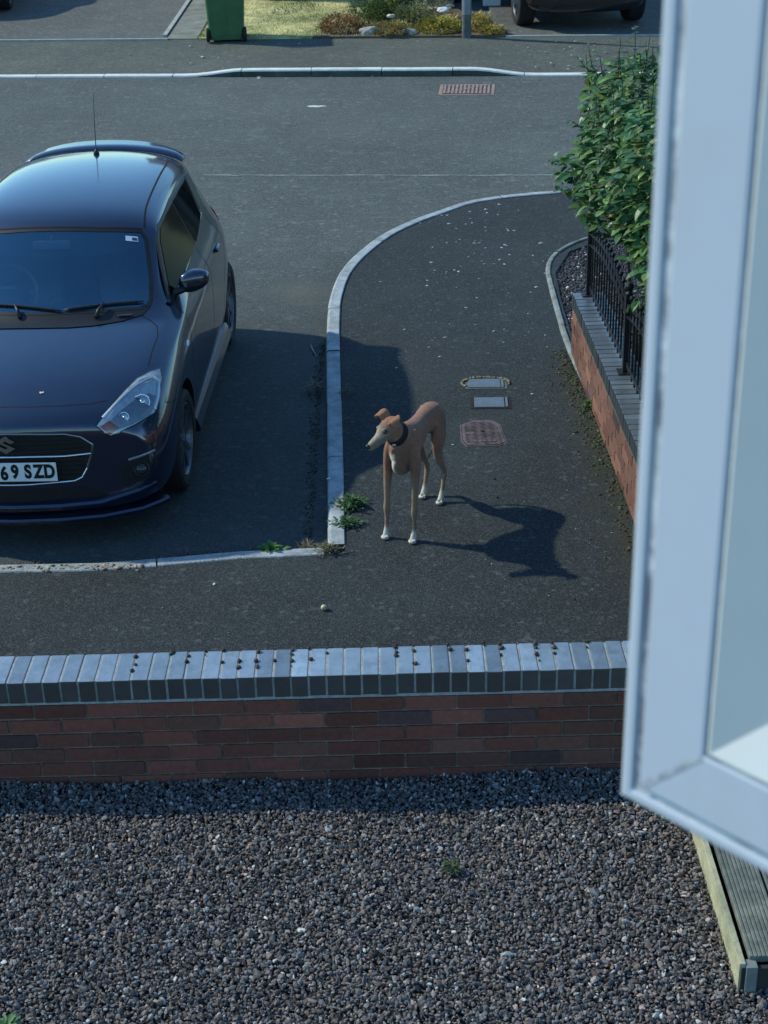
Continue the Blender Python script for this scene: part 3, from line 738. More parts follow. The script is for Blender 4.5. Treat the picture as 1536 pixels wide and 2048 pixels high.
# individual upright shoots with paired leaves along them, on the crown
bs = bm; bm, cl = bf, clf
for i in range(75):
    p = Vector((r_.uniform(1.05, 2.3), r_.uniform(8.0, 10.0), 2.6))
    while hedge_env(p) < 0 and p.z > 1.0: p.z -= .03
    if p.z < 1.1: continue
    h = r_.uniform(.06, .17); t_ = p+Vector((r_.uniform(-.05, .03), r_.uniform(-.04, .04), h))
    tube(bs, [p-Vector((0, 0, .1)), t_], [.004, .002], 5)
    for j in range(int(h/.03)):
        q = (p).lerp(t_, j*.03/h+.1); a = r_.uniform(0, 6.28)
        for s in (0, pi):
            L_ = r_.uniform(.035, .06); g = r_.uniform(.8, 1.3)
            leaf_mesh(bm, q, Vector((cos(a+s), sin(a+s), .35)), Vector((0, 0, 1)), L_, L_*.28, cl, (.09*g, .16*g, .06*g), .3, .4)
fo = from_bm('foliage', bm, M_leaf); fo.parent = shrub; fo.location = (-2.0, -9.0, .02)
st = from_bm('stems', bs, M_stem); st.parent = shrub; st.location = (-2.0, -9.0, .02)

def weed(name, x, y, z, r, n, label, colr, L0=.02, L1=.05, cat='weed', h=.05, broad=.25, dry=0, group=None):
    bm = bmesh.new(); cl = bm.loops.layers.float_color.new('Col'); rr = random.Random(int(x*1000)+int(y*997))
    for _ in range(n):
        a = rr.uniform(0, 6.28); q = abs(rr.gauss(0, .5))*r; p = Vector((q*cos(a), q*sin(a)*.8, rr.uniform(0, h)*(1-min(1, q/r)*.6)))
        g = rr.uniform(.6, 1.4); c = colr if rr.random() > dry else (.24, .19, .11)
        L_ = rr.uniform(L0, L1)
        leaf_mesh(bm, p, Vector((cos(a)*.8+rr.uniform(-.4, .4), sin(a)*.8+rr.uniform(-.4, .4), rr.uniform(.1, 1.1))), Vector((0, 0, 1)), L_, L_*broad*rr.uniform(.6, 1.2), cl, tuple(k_*g for k_ in c), .3, .5, 3)
    o = from_bm(name, bm, M_weed); o.location = (x, y, z)
    return tag(o, label, cat, group)
weed('weed', -.195, 8.16, .0, .085, 230, 'bright green leafy weed growing against the kerb, left of the dog', (.07, .17, .05), .016, .04, h=.07)
weed('weed', -.215, 7.92, .0, .075, 170, 'smaller green weed at the kerb just nearer than the leafy one', (.06, .15, .045), .014, .034, h=.05)
weed('weed', -.62, 7.665, -.005, .05, 80, 'small bright green plantain on the flush kerb left of the corner', (.10, .22, .05), .02, .045, h=.02, broad=.35)
weed('weed', -.315, 7.60, .0, .10, 200, 'tuft of dry and green weeds at the corner where the two kerbs meet', (.09, .12, .05), .012, .035, dry=.45, h=.05, broad=.12)
weed('weed', -.43, 7.70, -.045, .09, 200, 'straw-coloured dry weeds heaped in the inner corner of the parking bay', (.08, .09, .04), .015, .045, dry=.7, h=.05, broad=.08)
weed('weed', -.455, 10.05, -.045, .075, 120, 'greyish dry weed in the gutter, topmost along the straight kerb', (.12, .14, .09), .015, .045, dry=.5, h=.08, broad=.10)
weed('weed', 1.36, 9.52, .01, .06, 90, 'green sprig growing between the edging and the right wall', (.09, .18, .05), .015, .035, h=.04)
weed('weed', -.23, 9.86, 0, .05, 50, 'thin dry sprig at the footpath side of the kerb beyond the dog', (.10, .10, .06), .02, .05, dry=.5, h=.05, broad=.07)
weed('weed', .23, 5.0, -.06, .04, 60, 'small dark green weed poking up through the open gravel', (.05, .10, .03), .015, .035, h=.02, broad=.15)
weed('weed', -1.375, 4.205, -.06, .03, 45, 'pale green weed at the bottom left corner of the gravel', (.16, .30, .12), .02, .04, h=.02, broad=.3)
# gutter growth, moss and crumbs: uncountable
def crumbs(name, n, fn, s0, s1, colr, label, cat='moss', seed=3, flat=.7, spread=.35):
    rg = np.random.default_rng(seed); P_ = np.array([fn(rg) for _ in range(n)]); s_ = rg.uniform(s0, s1, n)
    scl = np.stack([s_*rg.uniform(.8, 1.5, n), s_*rg.uniform(.8, 1.3, n), s_*flat], 1); rt = np.stack([rg.normal(0, .3, n), rg.normal(0, .3, n), rg.uniform(0, 6.3, n)], 1)
    cols = np.array(colr)[None]*rg.lognormal(0, spread, (n, 1))*rg.uniform(.85, 1.15, (n, 3))
    g = scatter_mesh(name, IV, IF, P_, rt, scl, cols, M_gravel, rg, rough=.3); return tag(g, kind='stuff', label=label, cat=cat)
crumbs('gutter_debris', 520, lambda g: (-.405-abs(g.normal(0, .03)), g.uniform(7.75, 11.0), -.045), .002, .008, (.07, .07, .045), 'dark crumbs and moss lying in the gutter along the straight kerb', 'debris')
crumbs('gutter_debris', 500, lambda g: (lambda x: (x, 7.70-.05*min(1, max(0, (-.8-x)/.7))*2+abs(g.normal(0, .03)), -.045))(g.uniform(-2.6, -.45)), .003, .010, (.10, .09, .06), 'dry crumbs and dead stalks along the back of the flush kerb', 'debris', 4)
crumbs('moss', 1500, lambda g: (lambda y: (1.475-.045*(y-7.4)-.0-abs(g.normal(0, .10))*g.random()-.02, y, .0))(g.uniform(7.1, 10.6)), .004, .013, (.040, .045, .016), 'green-brown moss creeping from the right edging onto the footpath', 'moss', 5, .4, .5)
crumbs('dead_leaf_litter', 260, lambda g: (g.uniform(-2.6, -1.3), 7.50+g.normal(0, .018), .004), .004, .014, (.22, .17, .10), 'pale dead leaf litter along the near side of the flush kerb', 'debris', 6, .4)
crumbs('dry_grass', 160, lambda g: ((lambda t: (.712+.16*cos(t), 9.985+.10*sin(t)+abs(g.normal(0, .01)), .006))(g.uniform(-.3, 3.6))), .004, .013, (.20, .17, .10), 'dry grass crumbs around the farther small metal cover', 'grass', 8, .5)
# moss cushions on the coping joints of the front wall
mc = [(325, 1), (355, 1), (395, 1), (425, 2), (500, 3), (535, 1), (565, 3), (602, 1), (248, 2), (640, 1), (785, 2), (830, 2), (885, 1), (1018, 2), (1060, 1), (1095, 2), (1130, 2), (1200, 2), (955, 1), (920, 1), (462, 2), (322, 2)]
rg = random.Random(4); P_ = []
for px, k in mc:
    x = (px-768)/1536*2*1.58
    jx = round((x+4.0)/.0748)*.0748-4.0+.0
    for i in range(k*2):
        P_.append((jx+rg.uniform(-.006, .006), 5.66+rg.choice([.20, .17, .12, .21, .07])+rg.uniform(-.01, .01), .455))
mg = np.random.default_rng(3); n = len(P_); s_ = mg.uniform(.005, .013, n)
g = scatter_mesh('moss', IV2, IF2, np.array(P_), np.zeros((n, 3)), np.stack([s_*.9, s_, s_*.75], 1), np.array([.035, .032, .018])[None]*mg.uniform(.6, 1.6, (n, 1)), M_gravel, mg, rough=.12)
tag(g, kind='stuff', label='little dark moss cushions along the joints of the front coping', cat='moss')

# ------------------------------------------------------------------ cars
M_paint = mat('dark navy paint', (.009, .018, .050), .36, metal=.65, var=.12, scale=6, coat=1.0, spec=.5)
_p = M_paint.node_tree.nodes['Principled BSDF']; _p.inputs['Coat Roughness'].default_value = .09; _p.inputs['Coat IOR'].default_value = 1.8
M_black = mat('satin black plastic', (.010, .011, .013), .45, var=.2, scale=30)
M_grille = mat('black mesh grille', (.006, .006, .007), .5, var=.3, scale=80, bump=.6, bscale=200)
M_chrome = mat('bright chrome', (.75, .78, .80), .12, metal=1, var=.05)
M_tyre = mat('tyre rubber', (.014, .014, .015), .8, var=.3, scale=40, bump=.3)
M_alloy = mat('machined alloy', (.13, .14, .15), .35, metal=.7, var=.12, scale=20)
M_alloyd = mat('dark alloy', (.02, .02, .022), .4, metal=.5, var=.2)
M_seam = mat('shut line', (.003, .003, .004), .8)
M_wg = glassmat('windscreen glass', (.86, .92, .96), 3.6, (.45, .80, 1.0))
M_sg = mat('dark side glass', (.004, .007, .008), .08, var=.3, scale=3, spec=.02)
M_lens = glassmat('clear lamp lens', (.92, .96, .97), 1.6)
M_red = mat('red lamp plastic', (.55, .05, .04), .18, var=.1, spec=.6, coat=.5)
M_amber = mat('amber reflector', (.35, .10, .03), .3, var=.1)
M_cabin = mat('cabin cloth', (.38, .39, .40), .85, var=.2, scale=20)
M_dash = mat('dashboard plastic', (.12, .125, .13), .6, var=.15, scale=30)
M_plate = mat('white plate', (.72, .73, .72), .4, var=.05)
M_ink = mat('black lettering', (.006, .006, .006), .5)
M_headref = mat('lamp reflector', (.85, .90, .92), .3, metal=.0, var=.25, scale=30)
M_lamphs = mat('lamp housing grey', (.36, .39, .43), .3, metal=.2, var=.3, scale=25)

def loft_body(ST):
    bm = bmesh.new(); rows = []
    K = len(ST[0][2])
    for x, a, pr in ST:
        row = {}
        for s in (1, -1):
            for k, (y, z) in enumerate(pr):
                if y == 0:
                    if (k, 0) not in row: row[(k, 0)] = bm.verts.new((x, 0, z))
                    row[(k, s)] = row[(k, 0)]
                else: row[(k, s)] = bm.verts.new((x+a*(y/.85)**2, s*y, z))
        rows.append(row)
    for A_, B_ in zip(rows, rows[1:]):
        for s in (1, -1):
            for k in range(K-1):
                q = [A_[(k, s)], A_[(k+1, s)], B_[(k+1, s)], B_[(k, s)]]
                bm.faces.new(q if s > 0 else q[::-1])
    for row, fl in ((rows[0], 1), (rows[-1], -1)):
        for s in (1, -1):
            for i in range(K//2):
                j = K-1-i
                if j-1 <= i: break
                if j-1 == i+1: q = [row[(i, s)], row[(i+1, s)], row[(j, s)]]
                else: q = [row[(i, s)], row[(i+1, s)], row[(j-1, s)], row[(j, s)]]
                if fl*s > 0: q = q[::-1]
                bm.faces.new(q)
    bmesh.ops.recalc_face_normals(bm, faces=bm.faces)
    return bm
SW = [  # x, sweep, half profile bottom centre -> top centre (hatchback)
 (.035, .20, [(0,.19),(.50,.19),(.68,.23),(.745,.36),(.745,.50),(.73,.575),(.68,.63),(.60,.668),(.50,.69),(.34,.705),(.18,.712),(0,.715)]),
 (.10, .22, [(0,.165),(.58,.165),(.765,.20),(.825,.36),(.828,.52),(.812,.62),(.755,.69),(.68,.727),(.56,.752),(.40,.765),(.2,.773),(0,.776)]),
 (.36, .17, [(0,.16),(.65,.16),(.81,.19),(.858,.36),(.862,.56),(.848,.71),(.795,.785),(.72,.83),(.62,.850),(.42,.868),(.2,.878),(0,.882)]),
 (.72, .14, [(0,.16),(.68,.16),(.83,.19),(.868,.38),(.868,.60),(.856,.79),(.81,.865),(.74,.91),(.65,.922),(.45,.935),(.2,.945),(0,.949)]),
 (.98, .15, [(0,.17),(.69,.17),(.83,.20),(.867,.40),(.866,.62),(.858,.83),(.825,.905),(.76,.945),(.68,.958),(.47,.968),(.2,.978),(0,.980)]),
 (1.17, .15, [(0,.17),(.69,.17),(.83,.20),(.866,.40),(.865,.62),(.860,.84),(.825,.930),(.745,.985),(.67,1.030),(.47,1.062),(.2,1.08),(0,1.085)]),
 (1.42, .13, [(0,.17),(.69,.17),(.83,.20),(.864,.41),(.865,.63),(.862,.85),(.815,.945),(.735,1.06),(.645,1.170),(.475,1.215),(.2,1.235),(0,1.240)]),
 (1.66, .11, [(0,.17),(.69,.17),(.83,.20),(.862,.41),(.866,.64),(.864,.86),(.812,.955),(.715,1.15),(.625,1.310),(.515,1.357),(.24,1.385),(0,1.391)]),
 (1.80, .07, [(0,.17),(.69,.17),(.83,.20),(.862,.41),(.867,.64),(.866,.865),(.812,.960),(.710,1.17),(.618,1.350),(.530,1.412),(.26,1.440),(0,1.447)]),
 (2.30, .02, [(0,.17),(.69,.17),(.83,.20),(.862,.41),(.868,.65),(.867,.875),(.812,.972),(.705,1.19),(.612,1.372),(.525,1.442),(.27,1.475),(0,1.484)]),
 (2.85, .0, [(0,.17),(.69,.17),(.83,.20),(.864,.41),(.872,.66),(.870,.89),(.808,.990),(.70,1.19),(.607,1.362),(.515,1.430),(.265,1.462),(0,1.471)]),
 (3.20, -.03, [(0,.18),(.69,.18),(.83,.21),(.868,.42),(.876,.67),(.862,.90),(.79,1.01),(.685,1.19),(.598,1.335),(.500,1.398),(.255,1.430),(0,1.439)]),
 (3.46, -.09, [(0,.20),(.67,.20),(.80,.23),(.845,.42),(.843,.67),(.795,.90),(.725,1.01),(.65,1.16),(.575,1.29),(.475,1.358),(.245,1.396),(0,1.405)]),
 (3.66, -.15, [(0,.22),(.62,.22),(.75,.26),(.800,.42),(.795,.64),(.745,.84),(.68,.93),(.60,1.01),(.51,1.055),(.40,1.075),(.2,1.09),(0,1.095)]),
 (3.81, -.17, [(0,.26),(.54,.26),(.68,.30),(.73,.42),(.73,.56),(.70,.64),(.65,.70),(.57,.745),(.47,.775),(.36,.79),(.18,.80),(0,.802)]),
]
def crease_body(bm, ST):
    """sharper longitudinal lines: shoulder, window line, roof drip edge, bonnet edge; firmer cowl and roof header"""
    cl = bm.edges.layers.float.get('crease_edge') or bm.edges.layers.float.new('crease_edge')
    co = {}
    for i, (x, a, pr) in enumerate(ST):
        for k, (y, z) in enumerate(pr): co[(round(x+a*(y/.85)**2, 4), round(y, 4), round(z, 4))] = (i, k)
    for e in bm.edges:
        q = [co.get((round(v.co.x, 4), round(abs(v.co.y), 4), round(v.co.z, 4))) for v in e.verts]
        if None in q: continue
        (i, k), (j, l) = q
        if k == l:
            m = min(i, j)
            if k == 6 and 3 <= m <= 11: e[cl] = .55
            if k == 8 and 5 <= m <= 12: e[cl] = .55
            if k == 5 and 5 <= m <= 12: e[cl] = .25
            if k == 6 and m < 3: e[cl] = .35
            if k == 2: e[cl] = .3
        elif i == j:
            if i == 4 and min(k, l) >= 7: e[cl] = .75
            if i == 7 and min(k, l) >= 8: e[cl] = .45
            if i == 1 and min(k, l) >= 7: e[cl] = .35
            if i == 0: e[cl] = .35
            if i == 12 and min(k, l) >= 8: e[cl] = .7
def body_mesh(ST, name='body', lv=3):
    bm = loft_body(ST); crease_body(bm, ST)
    o = from_bm(name, bm, None); md = o.modifiers.new('s', 'SUBSURF'); md.levels = lv; md.render_levels = lv
    applied(o); return o
def bvh_of(o):
    bm = bmesh.new(); bm.from_mesh(o.data); b = BVHTree.FromBMesh(bm); bm.free(); return b
def boolean(o, cut, op='DIFFERENCE'):
    md = o.modifiers.new('b', 'BOOLEAN'); md.operation = op; md.object = cut; md.solver = 'EXACT'
    try: md.material_mode = 'TRANSFER'
    except Exception: pass
    applied(o); me = cut.data; bpy.data.objects.remove(cut); bpy.data.meshes.remove(me)
class Panel:
    """lays thin pieces on a body: outlines are given as 3-D points near the surface and cast along a direction"""
    def __init__(s, bvh, d):
        s.b = bvh; s.d = Vector(d).normalized()
        s.u = s.d.cross(Vector((0, 0, 1))); 
        if s.u.length < .1: s.u = Vector((0, 1, 0))
        s.u.normalize(); s.v = s.u.cross(s.d)
    def to2(s, p): p = Vector(p); return (p.dot(s.u), p.dot(s.v))
    def cast(s, a, b, off):
        o = s.u*a+s.v*b-s.d*6
        h = s.b.ray_cast(o, s.d)
        if h[0] is None:
            h = s.b.find_nearest(s.u*a+s.v*b+s.d*(s.mid if hasattr(s, 'mid') else 0))
        n = h[1]
        if n.dot(s.d) > 0: n = -n
        return h[0]+n*off
    def patch(s, name, pts, m, parent, off=.003, cell=.04, thick=.006, flat2=False, smooth=True, fit=False):
        P = pts if flat2 else [s.to2(p) for p in pts]
        if not flat2: s.mid = sum(Vector(p).dot(s.d) for p in pts)/len(pts)
        bm = bmesh.new(); bm.faces.new([bm.verts.new((a, b, 0)) for a, b in P])
        for ax in (0, 1):
            lo = min(p[ax] for p in P); hi = max(p[ax] for p in P); t = lo+cell
            while t < hi-cell*.3:
                co = Vector((t, 0, 0)) if ax == 0 else Vector((0, t, 0)); no = Vector((1, 0, 0)) if ax == 0 else Vector((0, 1, 0))
                bmesh.ops.bisect_plane(bm, geom=bm.verts[:]+bm.edges[:]+bm.faces[:], plane_co=co, plane_no=no); t += cell
        es = [e for e in bm.edges if e.is_boundary and e.calc_length() > cell*1.2]
        if fit:      # one smooth curved sheet through the cast points
            ab = np.array([(v.co.x, v.co.y) for v in bm.verts]); ctr = ab.mean(0); q = ab-ctr
            hit = np.array([s.cast(a, b, off).dot(s.d) for a, b in ab])
            q = ab-(s.fc[0] if fit < 0 else ctr); X = np.stack([np.ones(len(q)), q[:, 0], q[:, 1], q[:, 0]**2, q[:, 1]**2, q[:, 0]*q[:, 1]], 1)
            if fit < 0: dep = X@s.fc[1]+s.fc[2]-off          # rides on the sheet made before it
            else:
                cf = np.linalg.lstsq(X, hit, rcond=None)[0]; dep = X@cf; up_ = min(0, float(np.percentile(hit-dep, fit))); s.fc = (ctr, cf, up_); dep += up_-off
            for v, (a, b), t in zip(bm.verts, ab, dep): v.co = s.u*a+s.v*b+s.d*float(t)
        else:
            for v in bm.verts: v.co = s.cast(v.co.x, v.co.y, off)
        bmesh.ops.recalc_face_normals(bm, faces=bm.faces)
        f0 = bm.faces[0] if False else next(iter(bm.faces))
        if f0.normal.dot(s.d) > 0: bmesh.ops.reverse_faces(bm, faces=bm.faces[:])
        if thick:
            be = [e for e in bm.edges if e.is_boundary]
            for e in be: e.smooth = False
            r = bmesh.ops.extrude_edge_only(bm, edges=be)
            for v in r['geom']:
                if isinstance(v, bmesh.types.BMVert): v.co += s.d*thick
        return from_bm(name, bm, m, parent, smooth)
    def ribbon(s, name, pts, w, m, parent, off=.0035, step=.025, closed=False, raise_=0):
        P = [s.to2(p) for p in pts]; s.mid = sum(Vector(p).dot(s.d) for p in pts)/len(pts)
        if closed: P = P+[P[0]]
        Q = []
        for (a, b), (c, d) in zip(P, P[1:]):
            L_ = sqrt((c-a)**2+(d-b)**2); n_ = max(1, int(L_/step))
            for i in range(n_): Q.append((a+(c-a)*i/n_, b+(d-b)*i/n_))
        Q.append(P[-1])
        bm = bmesh.new(); rows = []
        for i, (a, b) in enumerate(Q):
            c, d = Q[min(i+1, len(Q)-1)]; e, f = Q[max(i-1, 0)]; t = Vector((c-e, d-f)).normalized(); nx, ny = -t.y, t.x
            ww = w[0]+(w[1]-w[0])*i/(len(Q)-1) if isinstance(w, tuple) else w
            ctr = s.cast(a, b, off+raise_)
            l = s.cast(a+nx*ww/2, b+ny*ww/2, off); r = s.cast(a-nx*ww/2, b-ny*ww/2, off)
            rows.append((bm.verts.new(l), bm.verts.new(ctr), bm.verts.new(r)))
        for A_, B_ in zip(rows, rows[1:]):
            for k in (0, 1): bm.faces.new((A_[k], A_[k+1], B_[k+1], B_[k]))
        return from_bm(name, bm, m, parent, True)

def wheel(parent, x, y, side, r=.305, w=.19, spokes=5, steer=0, detail=True, M_rim=None, rr=.222):
    """tyre with a rounded shoulder; dished alloy with paired spokes"""
    M_rim = M_rim or M_alloy
    base = Matrix.Translation((x, y, r)) @ Matrix.Rotation(steer, 4, 'Z') @ Matrix.Rotation(-pi/2*side, 4, 'X')
    # local z = outboard
    h = w/2
    bm = bmesh.new(); lathe(bm, [(rr-.002, -h+.02), (rr+.01, -h+.004), (r-.035, -h), (r-.012, -h+.012), (r, -h+.04), (r, h-.04), (r-.012, h-.012), (r-.035, h), (rr+.012, h-.004), (rr-.001, h-.016), (rr-.004, h-.06), (rr-.004, -h+.05)], 48, M4=base)
    t = from_bm('tyre', bm, M_tyre, parent)
    bm = bmesh.new(); lathe(bm, [(rr-.006, -h+.03), (rr-.002, h-.03), (rr-.002, h-.012), (rr-.010, h-.010), (rr-.018, h-.022), (rr-.03, h-.06), (rr-.03, -h+.03)], 48, M4=base)
    from_bm('rim', bm, M_rim, t)
    bm = bmesh.new(); lathe(bm, [(.01, h-.09), (rr-.03, h-.10), (rr-.03, h-.105), (.01, h-.105)], 32, M4=base); from_bm('brake_backing', bm, M_alloyd, t)
    if detail:
        for i in range(spokes):
            bm = bmesh.new()
            for dd in (-1, 1):
                a0 = 2*pi*i/spokes+.3; a1 = a0+dd*.27
                p0 = Vector((.050*cos(a0+dd*.35), .050*sin(a0+dd*.35), h-.030)); p1 = Vector((rr-.018)*0+0 if False else ((rr-.014)*cos(a1), (rr-.014)*sin(a1), h-.022))
                d = p1-p0; s_ = Vector((-d.y, d.x, 0)).normalized()
                v = [p0+s_*.016, p0-s_*.016, p1-s_*.011, p1+s_*.011]
                top = [bm.verts.new(q+Vector((0, 0, 0))) for q in v]; bot = [bm.verts.new(q*1.0+Vector((0, 0, -.028))) for q in v]
                bm.faces.new(top); bm.faces.new(bot[::-1])
                for k in range(4): bm.faces.new((top[k], bot[k], bot[(k+1) % 4], top[(k+1) % 4]))
            bmesh.ops.recalc_face_normals(bm, faces=bm.faces); bmesh.ops.transform(bm, matrix=base, verts=bm.verts)
            from_bm('spoke', bm, M_rim, t)
    bm = bmesh.new(); lathe(bm, [(.062, h-.055), (.060, h-.030), (.030, h-.024), (.028, h-.018), (.006, h-.016)], 24, M4=base); from_bm('hub', bm, M_rim, t)
    return t
def text_mesh(name, txt, size, m, parent, M4, depth=.0015, xs=1, bold=.0):
    cu = bpy.data.curves.new(name, 'FONT'); cu.body = txt; cu.size = size; cu.extrude = depth; cu.align_x = 'CENTER'; cu.align_y = 'CENTER'; cu.offset = bold
    o = bpy.data.objects.new(name, cu); col.objects.link(o); dg = bpy.context.evaluated_depsgraph_get(); dg.update()
    me = bpy.data.meshes.new_from_object(o.evaluated_get(dg)); bpy.data.objects.remove(o); bpy.data.curves.remove(cu)
    me.transform(M4 @ Matrix.Diagonal((xs, 1, 1, 1))); return addobj(name, me, m, parent)
ARX = (.825, 3.275)
def cut_arches(o, ra=.345):
    for x in ARX:
        for s in (1, -1):
            bm = bmesh.new(); lathe(bm, [(ra, -.2), (ra, .2)], 48, M4=Matrix.Translation((x, s*.84, .32)) @ Matrix.Rotation(pi/2, 4, 'X'))
            bmesh.ops.recalc_face_normals(bm, faces=bm.faces); boolean(o, from_bm('cut', bm, M_black))

# ------------------------------------------------------------------ open window sash, close to the camera on the right
M_upvc = mat('white window plastic', (.52, .59, .69), .32, var=.03, scale=3, spec=.5, hue=((.47, .53, .61), 5, .5, .8))
M_bead = mat('weathered bead plastic', (.66, .69, .69), .45, var=.05, scale=4)
M_gask = mat('grubby rubber gasket', (.20, .22, .28), .7, var=.4, scale=25, hue=((.55, .59, .64), 9, .46, .54))
COR = Vector((.1632, .9191, 3.3410))                                        # outer bottom corner of the sash
al = radians(43); su = Vector((sin(al), -cos(al), 0)); sn = Vector((su.y, -su.x, 0))
sash = empty('window_sash', COR, 0, 'white plastic window sash standing open at the right edge, out of focus', 'window')
SW_, SH_ = .62, 1.05
PROF = [  # inset from the outer edge, height towards the room
    [(0, -.055), (-.001, -.004), (.001, .0), (.005, .003), (.0105, .003), (.0125, .0015)],       # outer lip
    [(.0125, .0010), (.0190, .0012)],                                                            # gasket
    [(.0190, .0025), (.021, .0045), (.068, .0045), (.0705, .0035)],                              # flat face
    [(.0705, .0028), (.0722, .0028)],                                                            # thin joint
    [(.0722, .0032), (.0740, .0040), (.105, -.006), (.128, -.013), (.131, -.020)],               # bead
]
NM = [('outer_lip', M_upvc), ('gasket', M_gask), ('frame_face', M_upvc), ('joint', M_gask), ('glazing_bead', M_bead)]
def ring(i):
    return [Vector((0, 0, 0))+su*i+Vector((0, 0, i)), su*(SW_-i)+Vector((0, 0, i)), su*(SW_-i)+Vector((0, 0, SH_-i)), su*i+Vector((0, 0, SH_-i))]
def side(name, k, seg, m, parent):
    """one mitred length of frame: k = 0 bottom, 1 hinge side, 2 top, 3 free edge"""
    bm = bmesh.new(); A_ = []; B_ = []
    for i, h in seg:
        r = ring(i); a, b = r[k], r[(k+1) % 4]; n_ = 24
        A_.append([bm.verts.new(a.lerp(b, t/n_)+sn*h) for t in range(n_+1)])
    for p, q in zip(A_, A_[1:]):
        for t in range(len(p)-1): f = bm.faces.new((p[t], p[t+1], q[t+1], q[t])); f.smooth = False
    bmesh.ops.recalc_face_normals(bm, faces=bm.faces)
    f0 = next(iter(bm.faces))
    if sum((f.normal.dot(sn) for f in bm.faces)) < 0: bmesh.ops.reverse_faces(bm, faces=bm.faces[:])
    return from_bm(name, bm, m, parent)
for k, nm in ((0, 'bottom_rail'), (1, 'hinge_stile'), (2, 'top_rail'), (3, 'free_stile')):
    base = side(nm, k, PROF[2], M_upvc, sash)
    for j in (0, 1, 3, 4): side(NM[j][0], k, PROF[j], NM[j][1], base)
    # back of the profile so that it has its depth
    side('outer_face', k, [(0, -.055), (.07, -.057), (.131, -.045), (.131, -.020)], M_upvc, base)
# grime in the mitre joints
bm = bmesh.new()
for i in range(14):
    t0 = .019+i*.0042
    w = .0016+.0016*abs(mnoise.noise(Vector((i*.7, 0, 0))))
    a = su*t0+Vector((0, 0, t0))+sn*.0049; b = su*(t0+.0036)+Vector((0, 0, t0+.0036))+sn*.0049
    d = (su-Vector((0, 0, 1))).normalized()*w
    if t0 < .067: bm.faces.new([bm.verts.new(q) for q in (a-d, a+d, b+d, b-d)])
from_bm('mitre_joint', bm, M_gask, sash)
r = ring(.125)
M_pane = glassmat('window pane glass', (.9, .95, .94), 1.0)
bm = bmesh.new(); V_ = [q-sn*.020 for q in r]; W_ = [q-sn*.024 for q in r]
a_ = [bm.verts.new(q) for q in V_]; b_ = [bm.verts.new(q) for q in W_]
bm.faces.new(a_); bm.faces.new(b_[::-1]); 
for i in range(4): bm.faces.new((a_[i], b_[i], b_[(i+1) % 4], a_[(i+1) % 4]))
from_bm('glass_pane', bm, M_pane, sash)

# ------------------------------------------------------------------ low timber deck, bottom right
M_pale = mat('pale sawn timber', (.42, .40, .26), .8, var=.2, scale=14, hue=((.26, .27, .17), 5, .45, .65), bump=.4)
M_deck = mat('grey grooved decking', (.105, .125, .11), .8, var=.35, scale=18, hue=((.19, .20, .165), 6, .45, .7), bump=.4, bscale=90)
M_dark = mat('dark wet timber', (.030, .032, .030), .8, var=.3, scale=15)
deck = empty('timber_deck', (1.22, 4.31, -.07), 0, 'low grooved timber deck with a pale side board beside the gravel, bottom right', 'deck')
ZT = .145
bm = bmesh.new(); box(bm, (.010, .47, ZT/2-.01), (.022, .98, ZT), bev=.002); from_bm('side_board', bm, M_pale, deck)
bm = bmesh.new(); box(bm, (.070, -.014, .055), (.125, .02, ZT-.025)); box(bm, (.8, -.012, .045), (1.33, .018, ZT-.04)); from_bm('end_board', bm, M_dark, deck)
bm = bmesh.new(); box(bm, (.042, -.012, .060), (.040, .045, ZT-.008), bev=.002); from_bm('corner_block', bm, mat('grey weathered block', (.17, .19, .18), .8, var=.25, scale=20), deck)
for k in range(9):
    x0 = .040+k*.147; bm = bmesh.new(); n_ = 9; prof = []
    for i in range(n_):
        a = x0+.138*i/n_; w = .138/n_
        prof += [(a, ZT-.004), (a+w*.2, ZT), (a+w*.72, ZT), (a+w*.92, ZT-.004)]
    prof = [(x0, ZT-.028)]+prof+[(x0+.138, ZT-.004), (x0+.138, ZT-.028)]
    yy0 = .008+.003*(k % 2); yy1 = .955
    A_ = [bm.verts.new((x, yy0, z)) for x, z in prof]; B_ = [bm.verts.new((x, yy1, z)) for x, z in prof]
    for i in range(len(prof)): j = (i+1) % len(prof); bm.faces.new((A_[i], B_[i], B_[j], A_[j]))
    bm.faces.new(A_); bm.faces.new(B_[::-1]); bmesh.ops.recalc_face_normals(bm, faces=bm.faces); from_bm('deck_board', bm, M_deck, deck)
bm = bmesh.new()
for k in range(3): box(bm, (.70, .10+k*.40, .055), (1.32, .045, .10))
from_bm('joists', bm, M_dark, deck)

# ------------------------------------------------------------------ across the road: bin, lamp post, lawn, planting, house
M_bin = mat('green bin plastic', (.055, .135, .055), .45, var=.12, scale=4, spec=.4, hue=((.065, .15, .07), 2, .45, .7))
wb = empty('wheelie_bin', (-2.075, 23.40, .004), .05, 'green wheelie bin standing on the far pavement with its wheels towards us', 'bin')
bm = bmesh.new()
levels = [(.03, .235, .27), (.10, .245, .285), (.55, .268, .325), (.96, .286, .355), (1.00, .286, .355)]
rows = []
for z, hx, hy in levels:
    r_ = []; cr = .045
    for cx, cy, a0 in ((1, 1, 0), (-1, 1, 90), (-1, -1, 180), (1, -1, 270)):
        for a in (0, 30, 60, 90):
            q = radians(a0+a); r_.append(bm.verts.new((cx*(hx-cr)+cr*cos(q), .07+cy*(hy-cr)+cr*sin(q), z)))
    rows.append(r_)
for A_, B_ in zip(rows, rows[1:]):
    for i in range(16): f = bm.faces.new((A_[i], A_[(i+1) % 16], B_[(i+1) % 16], B_[i])); f.smooth = True
bm.faces.new(rows[0][::-1]); bm.faces.new(rows[-1]); from_bm('bin_body', bm, M_bin, wb)
